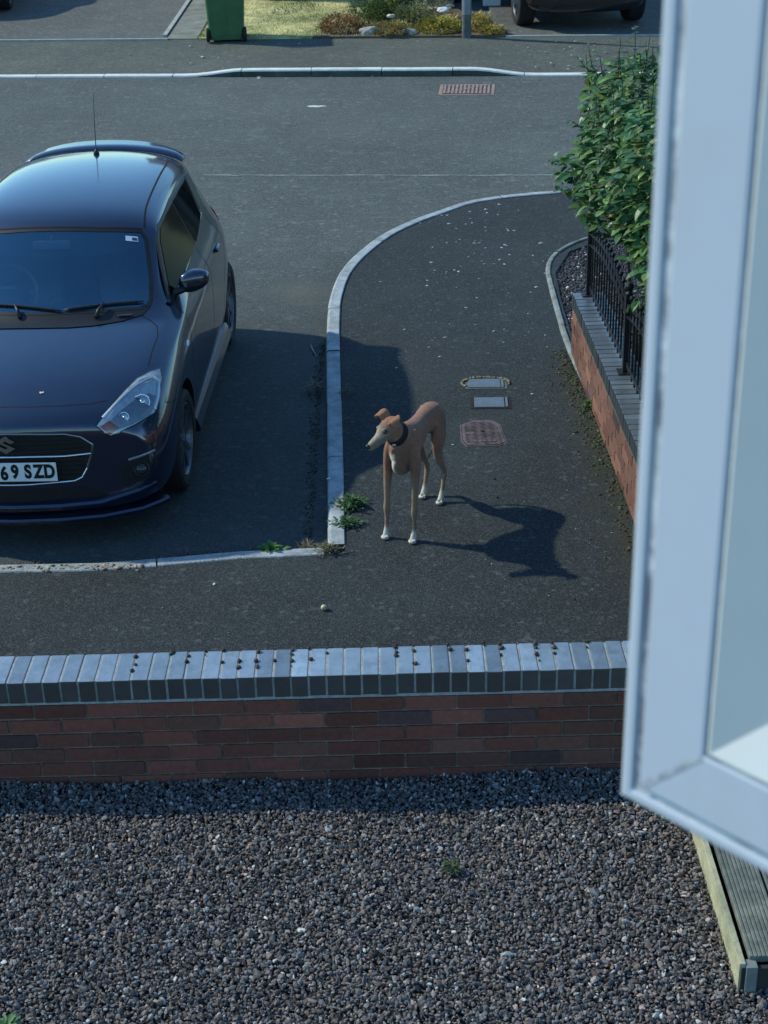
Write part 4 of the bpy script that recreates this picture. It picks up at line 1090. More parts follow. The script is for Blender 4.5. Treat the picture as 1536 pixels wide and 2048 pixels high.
bm = bmesh.new(); box(bm, (0, .07, .985), (.60, .74, .035), bev=.012); from_bm('rim', bm, M_bin, wb)
bm = bmesh.new(); box(bm, (0, .09, 1.035), (.585, .74, .05), bev=.02); ld = from_bm('lid', bm, M_bin, wb)
bm = bmesh.new(); tube(bm, [(-.24, -.35, .99), (.24, -.35, .99)], .014, 8); from_bm('handle', bm, M_bin, wb)
for x in (-.20, .0, .20):
    bm = bmesh.new(); box(bm, (x, -.245, .50), (.022, .018, .80), rot=Matrix.Translation((0, 0, 0)) @ Matrix.Rotation(radians(3.6), 4, 'X')); from_bm('rib', bm, M_bin, wb)
for s in (-1, 1):
    bm = bmesh.new(); lathe(bm, [(.03, -.022), (.09, -.022), (.10, -.012), (.10, .012), (.09, .022), (.03, .022)], 24, M4=Matrix.Translation((s*.262, -.175, .10)) @ Matrix.Rotation(pi/2, 4, 'Y')); w_ = from_bm('wheel', bm, M_tyre if 'M_tyre' in globals() else M_dark, wb)
    bm = bmesh.new(); lathe(bm, [(.028, -.024), (.028, .024)], 12, M4=Matrix.Translation((s*.262, -.175, .10)) @ Matrix.Rotation(pi/2, 4, 'Y')); from_bm('hub', bm, M_dark, w_)
bm = bmesh.new(); tube(bm, [(-.26, -.175, .10), (.26, -.175, .10)], .011, 8); from_bm('axle', bm, M_dark, wb)

M_lamp = mat('galvanised steel post', (.22, .25, .26), .5, metal=.4, var=.15, scale=10)
lp = empty('street_lamp', (1.345, 23.09, 0), 0, 'grey steel lamp post rising at the right end of the planted bed', 'lamp post')
bm = bmesh.new(); lathe(bm, [(.068, 0), (.066, .32)], 24); from_bm('base_band', bm, mat('weathered post base', (.10, .11, .11), .8, var=.4, scale=12), lp)
bm = bmesh.new(); lathe(bm, [(.067, .32), (.066, 1.30), (.052, 1.36), (.040, 1.42), (.032, 5.0)], 24); box(bm, (0, -.066, .75), (.085, .012, .40)); from_bm('post', bm, M_lamp, lp)
bm = bmesh.new(); tube(bm, [(0, 0, 4.98), (0, -.12, 5.08), (0, -.5, 5.12)], .028, 10); hd = from_bm('bracket', bm, M_lamp, lp)
bm = bmesh.new(); box(bm, (0, -.68, 5.12), (.20, .42, .10), bev=.03); from_bm('lantern', bm, M_lamp, lp)

def gz(n, L, O, noise, rng, mix, c): return c
M_lawn = mat('dry lawn', (.58, .54, .27), .95, var=.3, scale=5, hue=((.10, .14, .045), .9, .40, .62), bump=.5, bscale=30)
sheet('lawn', [(-2.50, by(-2.5)+.02), (-.70, by(-.7)+.02), (1.0, by(1)+.3), (1.4, 27), (-2.42, 27)], .02, M_lawn, .2)
grg = random.Random(12)
bm = bmesh.new(); cl = bm.loops.layers.float_color.new('Col')
for i in range(9000):
    x = grg.uniform(-2.50, .9); y = grg.uniform(by(x)+.03, 26.6)
    nn = mnoise.noise(Vector((x*1.1, y*.9, 2)))
    green = x < -2.15 or nn > .22
    c = (.10, .17, .05) if green else ((.78, .72, .36) if grg.random() < .7 else (.32, .32, .12))
    g = grg.uniform(.7, 1.4); h = grg.uniform(.015, .04); a = grg.uniform(0, 6.28); dx, dy = .006*cos(a), .006*sin(a)
    l = grg.uniform(-.02, .02)
    f = bm.faces.new([bm.verts.new(q) for q in ((x-dx, y-dy, .018), (x+dx, y+dy, .018), (x+l, y+l, .02+h))])
    for lo in f.loops: lo[cl] = (*[k*g for k in c], 1)
tag(from_bm('grass', bm, M_weed), kind='stuff', label='dry yellowing lawn grass between the bin and the flower bed', cat='grass')
M_soil = mat('bed soil', (.11, .085, .05), .95, var=.4, scale=12)
sheet('flower_bed', [(-.85, by(-.85)+.02), (1.93, by(1.93)+.02), (1.62, 24.2), (1.35, 25.4), (.1, 25.6), (-.5, 24.6)], .03, M_soil, .2)
M_rock = mat('pale garden rock', (.36, .34, .28), .85, var=.3, scale=10, bump=.6, bscale=30)
M_white = mat('white pebble', (.72, .74, .72), .7, var=.1, scale=20)
def rock(name, x, y, z, r, m, label, sq=.65):
    bm = bmesh.new(); bmesh.ops.create_icosphere(bm, subdivisions=3, radius=1)
    for v in bm.verts:
        k = 1+.28*mnoise.noise(v.co*1.3+Vector((x*7, y*3, 0)))+.10*mnoise.noise(v.co*4+Vector((x, y, 5)))
        v.co = Vector((v.co.x*r*k*1.3, v.co.y*r*k, max(-.3, v.co.z)*r*k*sq))
    o = from_bm(name, bm, m, smooth=False); o.location = (x, y, z); return tag(o, label, 'rock', 'stones in the flower bed')
rock('garden_rock', -.02, 23.45, .05, .13, M_rock, 'flat pale rock at the front of the flower bed, left of the middle')
rock('garden_rock', .30, 24.05, .16, .055, M_white, 'white pebble among the plants left of the big white one')
rock('garden_rock', 1.06, 24.10, .22, .075, M_white, 'largest white pebble, left of the lamp post')
rock('garden_rock', 1.17, 24.35, .24, .05, M_rock, 'small tan stone beside the largest white pebble')
rock('garden_rock', 1.45, 24.00, .18, .06, M_rock, 'small buff stone right behind the lamp post')
rock('garden_rock', .55, 23.35, .04, .10, M_rock, 'low brown stone near the middle of the bed front')
def bush(name, x, y, r, h, n, label, c1, c2, L0=.025, L1=.06, broad=.2, group='low plants in the flower bed'):
    bm = bmesh.new(); cl = bm.loops.layers.float_color.new('Col'); rr = random.Random(int(x*313+y*77+n))
    for _ in range(int(n*1.8)):
        a = rr.uniform(0, 6.28); e = rr.uniform(0, 1)**.5*pi/2; q = rr.uniform(.75, 1.05)*(1+.25*mnoise.noise(Vector((cos(a)*2+x, sin(a)*2+y, e*2))))
        p = Vector((cos(a)*cos(pi/2-e)*r*q, sin(a)*cos(pi/2-e)*r*q, sin(pi/2-e)*h*q))
        d = Vector((cos(a)*rr.uniform(.2, 1), sin(a)*rr.uniform(.2, 1), rr.uniform(.3, 1.2)))
        c = c1 if rr.random() < .6 else c2; g = rr.uniform(.55, 1.5)
        l = rr.uniform(L0, L1); leaf_mesh(bm, p, d, Vector((0, 0, 1)), l, l*broad, cl, tuple(k*g for k in c), .3, .3, 3)
    o = from_bm(name, bm, M_weed); o.location = (x, y, .02); return tag(o, label, 'plant', group)
G1, G2, Y1, B1, R1 = (.13, .21, .06), (.22, .26, .06), (.50, .43, .09), (.26, .18, .07), (.28, .14, .08)
bush('bedding_plant', -.45, 23.75, .34, .24, 900, 'reddish brown low plant at the left end of the flower bed', B1, R1)
bush('bedding_plant', -.05, 24.35, .30, .42, 800, 'dark green upright plant behind the flat pale rock', G1, (.05, .09, .04))
bush('bedding_plant', .35, 24.75, .42, .46, 1000, 'bright green bushy plant towards the back of the bed', G1, G2, .04, .08, .3)
bush('bedding_plant', .62, 23.95, .34, .34, 900, 'grey-green mounded plant in the middle of the bed', (.16, .18, .12), G2)
bush('bedding_plant', .98, 23.55, .36, .20, 1000, 'yellow-green cushion plant left of the lamp post', Y1, G2)
bush('bedding_plant', .93, 24.55, .30, .42, 800, 'grey woody plant behind the white pebble', (.20, .18, .13), (.12, .10, .06), broad=.12)
bush('bedding_plant', 1.52, 23.60, .26, .22, 700, 'golden brown low plant right of the lamp post', Y1, B1)
bush('bedding_plant', 1.72, 23.25, .20, .10, 350, 'yellowish plant at the right tip of the bed', Y1, (.25, .2, .08))
bush('bedding_plant', .30, 23.45, .30, .16, 600, 'thin brown ground plant at the front of the bed', B1, G2)
bm = bmesh.new(); box(bm, (0, 0, .26), (.27, .10, .52), bev=.006)
bx_ = from_bm('utility_box', bm, mat('off-white painted steel', (.62, .66, .66), .5, var=.06)); bx_.location = (1.90, 25.86, .0)
tag(bx_, 'small off-white box standing beside the driveway beyond the lamp post', 'utility box')
bm = bmesh.new(); box(bm, (0, -.055, .30), (.20, .008, .36)); from_bm('door', bm, mat('off-white door', (.55, .58, .58), .5), bx_)

M_hbrick = mat('house brick', (.15, .055, .040), .9, var=.3, scale=14, hue=((.10, .045, .035), 3, .4, .6))
hs = empty('brick_house', (1.0, 27.0, 0), -.095, 'red brick house along the top edge beyond the lawn', 'house')
bm = bmesh.new(); box(bm, (-.8, 2.5, 1.25), (6.2, 5, 2.5)); wl = from_bm('wall', bm, M_hbrick, hs)
bm = bmesh.new(); A_ = [bm.verts.new(p) for p in ((-4.2, -.35, 2.42), (2.6, -.35, 2.42), (2.6, 5.3, 2.42), (-4.2, 5.3, 2.42))]; B_ = [bm.verts.new(p) for p in ((-4.2, 2.5, 4.2), (2.6, 2.5, 4.2))]
for q in ((A_[0], A_[1], B_[1], B_[0]), (A_[2], A_[3], B_[0], B_[1]), (A_[0], B_[0], A_[3]), (A_[1], A_[2], B_[1]), (A_[0], A_[3], A_[2], A_[1])): bm.faces.new(q)
from_bm('roof', bm, mat('brown roof tiles', (.10, .065, .05), .9, var=.3, scale=12), hs)
for x, w in ((-2.6, 1.5), (.9, 1.3)):
    bm = bmesh.new(); box(bm, (x, -.01, 1.45), (w, .06, 1.1)); f_ = from_bm('window', bm, mat('white frame', (.7, .7, .7), .4), hs)
    bm = bmesh.new(); box(bm, (x, -.045, 1.45), (w-.14, .01, .96)); from_bm('pane', bm, M_sg if 'M_sg' in globals() else M_dark, f_)
bm = bmesh.new(); box(bm, (-.75, -.01, 1.02), (.95, .07, 2.04)); d_ = from_bm('door', bm, mat('dark door', (.05, .06, .07), .5), hs)
bm = bmesh.new(); box(bm, (-.40, -.06, 1.0), (.02, .05, .14)); from_bm('handle', bm, M_lamp, d_)
# low brick garden wall in front of the house
bm = bmesh.new(); box(bm, (0, 0, .20), (3.1, .22, .40))
gw = from_bm('garden_wall', bm, M_hbrick); gw.location = (-.1, 26.75, 0); gw.rotation_euler = (0, 0, -.10); tag(gw, 'low dark brick wall at the back of the lawn, just inside the top edge', 'wall')
bm = bmesh.new(); box(bm, (0, 0, .43), (3.14, .26, .055)); from_bm('coping', bm, M_rock, gw)
CARX, CARY, CARZ, YAW = -2.034, 7.811, -.05, .0310
car = empty('parked_hatchback', (CARX, CARY, CARZ), 0, 'dark navy hatchback parked in the near bay with its bonnet towards us', 'car')
car.rotation_euler = (0, 0, pi/2-YAW)      # local x = rearward, local -y = the side nearest the footpath
body = body_mesh(SW); body.data.materials.append(M_paint)
for p in body.data.polygons: p.use_smooth = True
BV = bvh_of(body)
#STOP
def mir(pts, s): return [(x, -y*s if False else y*(1 if s < 0 else -1), z) for x, y, z in pts]
WS = [(1.046, 0, 1.016), (1.056, -.15, 1.016), (1.088, -.36, 1.011), (1.151, -.585, 1.004), (1.187, -.625, 1.009), (1.24, -.640, 1.028), (1.375, -.626, 1.108), (1.504, -.601, 1.193), (1.629, -.572, 1.281), (1.668, -.541, 1.321), (1.623, -.296, 1.344), (1.61, 0, 1.356)]
WSf = WS+[(x, -y, z) for x, y, z in reversed(WS[1:-1])]
# hollow the cabin out behind the windscreen
bm = bmesh.new(); prism(bm, [(x+.0, y) for x, y, z in WSf], .66, 1.7); bmesh.ops.recalc_face_normals(bm, faces=bm.faces)
boolean(body, from_bm('cut', bm, M_dash))
bm = bmesh.new()
pr = [(1.36, .34), (3.15, .34), (3.15, .95), (2.95, 1.30), (1.85, 1.33), (1.55, 1.15), (1.36, .96)]
def wz(z): return .69 if z < 1 else .69-(z-1.0)*.42
L_ = [bm.verts.new((x, -wz(z), z)) for x, z in pr]; R_ = [bm.verts.new((x, wz(z), z)) for x, z in pr]
bm.faces.new(L_); bm.faces.new(R_[::-1])
for i in range(len(pr)): bm.faces.new((L_[i], R_[i], R_[(i+1) % len(pr)], L_[(i+1) % len(pr)]))
bmesh.ops.triangulate(bm, faces=bm.faces); bmesh.ops.recalc_face_normals(bm, faces=bm.faces)
boolean(body, from_bm('cut', bm, M_cabin))
cut_arches(body)
body.parent = car
for p in body.data.polygons: p.use_smooth = True
try:
    body.data.set_sharp_from_angle(angle=radians(38))
except Exception: pass
# windscreen and its surround
PT = Panel(BV, (.5, 0, -.86)); PT.mid = -.2
PT.patch('windscreen', WSf, M_wg, car, off=.004, cell=.06, thick=.004)
PT.ribbon('windscreen_seal', WSf, .024, M_black, car, off=.0065, closed=True)
RB = [(.915, 0, .972), (.918, -.10, .972), (.925, -.20, .968), (.955, -.33, .966), (1.023, -.484, .967), (1.10, -.605, .978), (1.185, -.642, .99), (1.235, -.646, 1.015)]
cow = [(x+.008, y, z) for x, y, z in RB]+[(WS[i][0]+.012, WS[i][1], WS[i][2]) for i in (5, 4, 3, 2, 1, 0)]
cow = cow+[(x, -y, z) for x, y, z in reversed(cow[1:-1])]
PT.patch('cowl', cow, M_black, car, off=.005, cell=.03, thick=.006)
bm = bmesh.new(); a, b = PT.to2((1.02, -.50, .99)), PT.to2((1.02, -.44, .99))
c_ = PT.cast(*PT.to2((1.075, -.505, .99)), .012); box(bm, c_, (.010, .085, .006), rz=.25); from_bm('washer_nozzle', bm, M_alloy, car)
# bonnet shut lines
SL = [(1.10, -.605, .978), (1.076, -.652, .961), (1.018, -.70, .944), (.909, -.721, .921), (.753, -.71, .894), (.60, -.706, .855)]
for s in (-1, 1): PT.ribbon('bonnet_seam', mir(SL, s), .006, M_seam, car, off=.0012)
PT.ribbon('bonnet_seam', [(x, y, z) for x, y, z in [(.268, -.525, .78), (.221, -.437, .786), (.184, -.281, .792), (.165, -.121, .796), (.164, .043, .799), (.168, .16, .796), (.184, .281, .792), (.221, .437, .786), (.268, .525, .78)]], .005, M_seam, car, off=.0012)
# roof channels, header gap
for s in (-1, 1):
    PT.ribbon('roof_channel', mir([(1.70, -.556, 1.34), (1.80, -.545, 1.38), (1.95, -.534, 1.40), (2.36, -.526, 1.43), (2.94, -.512, 1.414), (3.22, -.495, 1.40)], s), .011, M_seam, car, off=.0015)
PT.ribbon('roof_header_gap', [(x+.03, y, z) for x, y, z in WSf[9:14]], .010, M_seam, car, off=.002)
# side glass, belt strips, doors
SD = {}
for s in (-1, 1):
    PS = Panel(BV, (0, -s, 0)); PS.mid = -.65
    g1 = [(1.335, 0, 1.016), (1.51, 0, 1.142), (1.678, 0, 1.262), (1.785, 0, 1.306), (2.02, 0, 1.326), (2.27, 0, 1.333), (2.245, 0, 1.072), (1.836, 0, 1.048), (1.427, 0, 1.024)]
    g2 = [(2.30, 0, 1.333), (2.60, 0, 1.333), (2.93, 0, 1.315), (2.88, 0, 1.235), (2.76, 0, 1.115), (2.275, 0, 1.074)]
    g3 = [(2.97, 0, 1.322), (3.16, 0, 1.295), (3.12, 0, 1.22), (2.95, 0, 1.17), (2.84, 0, 1.13)]
    fix = lambda P: [(x, s*.7, z) for x, _, z in P]
    hull = fix([(1.275, 0, .990), (1.485, 0, 1.150), (1.665, 0, 1.280), (1.785, 0, 1.330), (2.3, 0, 1.352), (2.95, 0, 1.332), (3.18, 0, 1.298), (3.14, 0, 1.20), (2.85, 0, 1.105), (2.25, 0, 1.058), (1.8, 0, 1.034), (1.40, 0, 1.004)])
    PS.patch('window_surround', hull, M_black, car, off=.001, cell=.06, thick=.02, fit=6)
    for nm, g in (('front_window', g1), ('rear_window', g2)): PS.patch(nm, fix(g), M_sg, car, off=.005, cell=.06, thick=.004, fit=-1)
    PS.patch('quarter_panel', fix(g3), M_black, car, off=.005, cell=.06, thick=.004, fit=-1)
    bs = [(x, s*.75, z) for x, z in ((1.27, .990), (1.40, 1.006), (1.8, 1.036), (2.25, 1.060), (2.60, 1.083), (2.82, 1.105))]
    PS.ribbon('belt_strip', bs, .020, M_chrome if False else mat('glossy belt trim', (.05, .055, .06), .08, metal=.8, var=.1), car, off=.010, raise_=.005)
    PS.ribbon('door_seam', [(x, s*.86, z) for x, z in ((1.30, .985), (1.27, .84), (1.24, .60), (1.27, .32), (1.30, .22))], .006, M_seam, car, off=.0012)
    PS.ribbon('door_seam', [(x, s*.86, z) for x, z in ((2.26, 1.06), (2.28, .80), (2.28, .50), (2.24, .24))], .006, M_seam, car, off=.0012)
    PS.ribbon('door_seam', [(x, s*.86, z) for x, z in ((2.86, 1.10), (3.00, .90), (2.98, .72), (2.86, .60), (2.80, .24))], .006, M_seam, car, off=.0012)
    PS.ribbon('bumper_seam', [(x, s*.86, z) for x, z in ((.44, .70), (.52, .67), (.60, .655))], .005, M_seam, car, off=.0012)
    for hx in (2.03, 2.98*0+2.70):
        bm = bmesh.new(); c_ = PS.cast(*PS.to2((hx, 0, .90)), .012); box(bm, c_, (.17, .022, .028), bev=.009); from_bm('door_handle', bm, M_paint, car, True)
    # side skirt with an upward-facing chamfer
    bm = bmesh.new(); cs = [(.80, .180), (.868, .180), (.888, .190), (.890, .205), (.870, .262), (.855, .290), (.80, .29)]
    A_ = [bm.verts.new((1.215, s*(y-.012), z)) for y, z in cs]; B_ = [bm.verts.new((2.90, s*y, z)) for y, z in cs]
    bm.faces.new(A_); bm.faces.new(B_[::-1])
    for i in range(len(cs)): bm.faces.new((A_[i], B_[i], B_[(i+1) % len(cs)], A_[(i+1) % len(cs)]))
    bmesh.ops.recalc_face_normals(bm, faces=bm.faces); from_bm('side_skirt', bm, M_paint, car)
    # indicator repeater
    bm = bmesh.new(); c_ = PS.cast(*PS.to2((1.108, 0, .80)), .004); bmesh.ops.create_uvsphere(bm, u_segments=14, v_segments=10, radius=1, matrix=Matrix.Translation(c_) @ Matrix.Diagonal((.034, .010, .020, 1)))
    from_bm('side_repeater', bm, M_headref, car, True)
    # tail lamp wraps round the haunch
    PL = Panel(BV, (-.15, -s*.62, -.70)); PL.mid = -1.1
    PL.patch('tail_lamp', [(3.395, s*.775, 1.0), (3.48, s*.735, 1.02), (3.60, s*.735, .93), (3.62, s*.775, .83), (3.50, s*.81, .87), (3.42, s*.815, .93)], M_red, car, off=.014, cell=.03, thick=.02)
    # door mirror
    bm = bmesh.new(); bmesh.ops.create_uvsphere(bm, u_segments=28, v_segments=18, radius=1)
    for v in bm.verts:
        x, y, z = v.co; q = .72
        x, y, z = [abs(t)**q*(1 if t >= 0 else -1) for t in (x, y, z)]
        if x > 0: x *= .55
        z *= 1-.22*max(0, y); z -= .12*y*0
        v.co = Vector((1.50+x*.062+.02*y, s*(.868+y*.092), 1.065+z*.068+.012*y))
    for f in bm.faces: f.material_index = 1 if f.calc_center_median().z < 1.035 else 0
    mh_ = from_bm('door_mirror', bm, [M_paint, M_black], car, True)
    bm = bmesh.new(); tube(bm, [(1.40, s*.735, 1.010), (1.455, s*.80, 1.020), (1.49, s*.85, 1.035)], [.024, .022, .022], 12); from_bm('mirror_stalk', bm, M_black, mh_, True)
    # front corner lamps
    PH = Panel(BV, (.905, s*-.16, -.385)); PH.mid = .3
    HL = [(.116, -.480, .700), (.197, -.534, .753), (.342, -.597, .802), (.468, -.655, .833), (.562, -.719, .840), (.621, -.767, .831), (.556, -.785, .796), (.419, -.782, .737), (.323, -.770, .687), (.195, -.677, .668), (.125, -.554, .636), (.118, -.525, .657)]
    hl = PH.patch('headlight', mir(HL, s), M_headref, car, off=.002, cell=.03, thick=.03)
    BW = [(.150, -.545, .705), (.250, -.612, .742), (.345, -.672, .762), (.405, -.730, .766), (.415, -.762, .748), (.360, -.765, .715), (.290, -.748, .688), (.184, -.658, .673), (.141, -.585, .662)]
    PH.patch('lamp_bowl', mir(BW, s), M_lamphs, hl, off=.005, cell=.025, thick=.008)
    for (q, r1) in (((.330, -.700, .745), .046), ((.215, -.615, .705), .030)):
        c_ = PH.cast(*PH.to2(mir([q], s)[0]), .006)
        bm = bmesh.new(); lathe(bm, [(r1, 0), (r1*.93, .004), (r1*.75, -.006), (r1*.35, -.012), (r1*.33, .006), (r1*.2, .012), (.002, .014)], 24, M4=Matrix.Translation(c_) @ (-PH.d).to_track_quat('Z', 'Y').to_matrix().to_4x4())
        from_bm('reflector', bm, M_chrome, hl, True)
    PH.patch('indicator', mir([(.128, -.500, .690), (.165, -.545, .706), (.160, -.600, .668), (.128, -.548, .645)], s), M_amber, hl, off=.008, cell=.03, thick=.004)
    PH.ribbon('running_light', mir([(.150, -.515, .728), (.30, -.600, .785), (.42, -.665, .812), (.53, -.735, .815), (.53, -.768, .795), (.42, -.775, .745), (.33, -.764, .700)], s), .022, mat('frosted light guide', (.85, .90, .92), .2, var=.05, metal=.3), hl, off=.006, raise_=.008)
    for k_ in (0, 1, 2): PH.ribbon('styling_line', mir([(.25+k_*.06, -.585-k_*.02, .768+k_*.018), (.40+k_*.04, -.665-k_*.01, .806+k_*.007), (.50+k_*.01, -.74-k_*.004, .800+k_*.006)], s), .0035, M_lamphs, hl, off=.007)
    PH.patch('lens', mir(HL, s), M_lens, hl, off=.013, cell=.03, thick=.012)
    PH.ribbon('lamp_seam', mir(HL, s), .006, M_seam, hl, off=.003, closed=True)
    # fog lamp corner
    PF = Panel(BV, (.93, s*-.20, -.30)); PF.mid = .2
    PF.patch('foglamp_recess', mir([(.12, -.585, .465), (.155, -.655, .50), (.215, -.765, .500), (.23, -.785, .42), (.18, -.72, .345), (.13, -.60, .335)], s), M_black, car, off=.0015, cell=.04, thick=.002)
    c_ = PF.cast(*PF.to2(mir([(.173, -.694, .416)], s)[0]), .004)
    bm = bmesh.new(); lathe(bm, [(.046, -.01), (.046, .004), (.036, .008), (.034, .002), (.015, -.006), (.002, -.006)], 24, M4=Matrix.Translation(c_) @ (-PF.d).to_track_quat('Z', 'Y').to_matrix().to_4x4())
    fg = from_bm('foglamp', bm, M_black, car, True)
    bm = bmesh.new(); lathe(bm, [(.033, .003), (.028, .012), (.012, .017), (.001, .018)], 20, M4=Matrix.Translation(c_) @ (-PF.d).to_track_quat('Z', 'Y').to_matrix().to_4x4()); from_bm('foglamp_lens', bm, mat('smoked lamp glass', (.05, .055, .06), .06, metal=.4, var=.2), fg, True)
    PF.ribbon('foglamp_trim', mir([(.150, -.630, .481), (.172, -.690, .492), (.223, -.766, .505)], s), .016, mat('grey trim', (.20, .21, .23), .3, metal=.6), car, off=.004, raise_=.008)
# grille, badge, plate
PG = Panel(BV, (1, 0, -.12)); PG.mid = .05
GR = [(.046, 0, .690), (.05, -.133, .686), (.072, -.317, .674), (.086, -.394, .652), (.099, -.452, .601), (.098, -.446, .55), (.092, -.413, .464), (.084, -.381, .412), (.078, -.339, .394), (.048, -.097, .388), (.045, 0, .388)]
GRf = GR+[(x, -y, z) for x, y, z in reversed(GR[1:-1])]
gr = PG.patch('grille', GRf, M_grille, car, off=.002, cell=.05, thick=.002)
bm = bmesh.new()
for i in range(11):
    z = .665-i*.026; hw = .30 if z > .64 or z < .42 else .40
    for k in range(20):
        y0 = -hw+2*hw*k/20; y1 = y0+2*hw/20
        a = PG.cast(*PG.to2((.05, y0, z)), .006); b = PG.cast(*PG.to2((.05, y1, z)), .006); m_ = (a+b)/2; dd = b-a
        box(bm, m_, (dd.length, .006, .007), rot=dd.to_track_quat('X', 'Z').to_matrix().to_4x4())
from_bm('grille_mesh', bm, M_black, gr)
PG.ribbon('grille_frame', GRf[:7]+[], .012, mat('dark chrome', (.22, .23, .25), .22, metal=.9), gr, off=.006, raise_=.006)
PG.ribbon('grille_frame', [(x, -y, z) for x, y, z in GR[:7]], .012, mat('dark chrome', (.22,)*3), gr, off=.006, raise_=.006)
low = [GR[i] for i in (6, 7, 8, 9, 10)]; low = low+[(x, -y, z) for x, y, z in reversed(low[:-1])]
PG.ribbon('chrome_lip', low, .010, M_chrome, gr, off=.008, raise_=.006)
PG.ribbon('chrome_bar', [(.094, -.440, .553), (.069, -.304, .550), (.047, -.118, .558), (.041, 0, .560), (.047, .118, .558), (.069, .304, .550), (.094, .440, .553)], .010, M_chrome, gr, off=.014, raise_=.008)
S12 = [(0, 1.0), (1, .40), (.58, .14), (.04, .47), (-.27, .29), (1, -.40)]
S12 = S12+[(-x, -y) for x, y in S12]
bm = bmesh.new(); prism(bm, [(x*.052, y*.050) for x, y in S12], 0, .008)
bmesh.ops.transform(bm, matrix=Matrix(((0, 0, -1, .022), (-1, 0, 0, 0), (0, 1, 0, .636), (0, 0, 0, 1))), verts=bm.verts); bmesh.ops.recalc_face_normals(bm, faces=bm.faces)
from_bm('badge', bm, M_chrome, gr)
bm = bmesh.new(); box(bm, (.034, 0, .474), (.02, .50, .10)); from_bm('plate_holder', bm, M_black, car)
bm = bmesh.new(); box(bm, (.020, 0, .474), (.005, .520, .111), bev=.0015); pt = from_bm('number_plate', bm, M_plate, car)
for ch, yc in (('6', .028), ('9', -.032), ('S', -.103), ('Z', -.161), ('D', -.220)):
    sg_ = -1 if ch == '6' else 1        # a six is the nine turned round
    text_mesh('plate_character', '9' if ch == '6' else ch, .1085, M_ink, pt, Matrix(((0, 0, -1, .0165), (-sg_, 0, 0, yc), (0, sg_, 0, .474), (0, 0, 0, 1))), .0006, .74, .005)
# lower bumper: intake, painted lip, splitter
PG.patch('lower_intake', [(.05, -.40, .355), (.05, .40, .355), (.11, .52, .285), (.07, .48, .245), (.07, -.48, .245), (.11, -.52, .285)], M_black, car, off=.0015, cell=.05, thick=.002)
def lipbar(name, pts, prof, m):
    bm = bmesh.new(); rows = []
    for i, (x, y, z) in enumerate(pts):
        a = Vector(pts[max(0, i-1)]); b = Vector(pts[min(len(pts)-1, i+1)]); t = (b-a); t.z = 0; t.normalize(); nrm = Vector((-abs(t.y), -t.x*(-1 if t.y > 0 else 1)*-1, 0))
        nrm = Vector((t.y, -t.x, 0)); nrm = nrm if nrm.x < 0 else -nrm
        rows.append([bm.verts.new(Vector((x, y, z))+nrm*u+Vector((0, 0, v))) for u, v in prof])
    k = len(prof)
    for A_, B_ in zip(rows, rows[1:]):
        for i in range(k): bm.faces.new((A_[i], A_[(i+1) % k], B_[(i+1) % k], B_[i]))
    bm.faces.new(rows[0]); bm.faces.new(rows[-1][::-1]); bmesh.ops.recalc_face_normals(bm, faces=bm.faces)
    return from_bm(name, bm, m, car)
hp = [(.30, -.79), (.25, -.75), (.175, -.67), (.095, -.47), (.055, -.25), (.04, 0)]
hp = hp+[(x, -y) for x, y in reversed(hp[:-1])]
lipbar('front_splitter', [(x, y, .165+.03*max(0, abs(y)-.5)) for x, y in hp], [(-.06, -.012), (.038, -.006), (.040, .012), (.028, .022), (-.06, .028)], M_paint)
lipbar('bumper_lip', [(x-.012, y, .245+.22*max(0, abs(y)-.45)**1.2) for x, y in hp[1:-1]], [(-.05, -.03), (.014, -.012), (.018, .010), (.004, .022), (-.05, .045)], M_paint)
# spoiler, aerial, wipers
bm = bmesh.new(); rows = []
for i in range(21):
    y = -.56+1.12*i/20; c = 1-(abs(y)/.56)**2.6
    h = BV.ray_cast(Vector((3.42-.04*(1-c), y*.96, 3)), Vector((0, 0, -1)))[0]; zr = h.z
    zt = zr+.014
    rows.append([bm.verts.new(p) for p in ((3.43-.05*(1-c), y, zr-.002), (3.435-.05*(1-c), y, zr+.010), (3.54-.03*(1-c), y, zt-.004), (3.65-.10*(1-c), y*.97, zt+.004), (3.66-.10*(1-c), y*.97, zt-.008), (3.54, y, zt-.030))])
for A_, B_ in zip(rows, rows[1:]):
    for i in range(6): bm.faces.new((A_[i], A_[(i+1) % 6], B_[(i+1) % 6], B_[i]))
bm.faces.new(rows[0]); bm.faces.new(rows[-1][::-1]); bmesh.ops.recalc_face_normals(bm, faces=bm.faces); from_bm('roof_spoiler', bm, M_paint, car, True)
PT2 = Panel(BV, (0, .05, -1)); PT2.mid = -1.4
PT2.ribbon('spoiler_gap', [(3.405-.03*(1-(y/.53)**2)*0, y, 1.4) for y in np.linspace(-.53, .53, 13)], .018, M_seam, car, off=.004)
b_ = Vector((3.18, 0, 1.44)); bm = bmesh.new(); lathe(bm, [(.022, -.008), (.020, .010), (.011, .024), (.005, .034)], 16, M4=Matrix.Translation(b_)); an = from_bm('aerial_base', bm, M_black, car, True)
bm = bmesh.new(); tube(bm, [b_+Vector((0, 0, .03)), b_+Vector((.10, .012, .20)), b_+Vector((.21, .022, .375))], [.0035, .0028, .002], 6); from_bm('aerial_rod', bm, M_black, an)
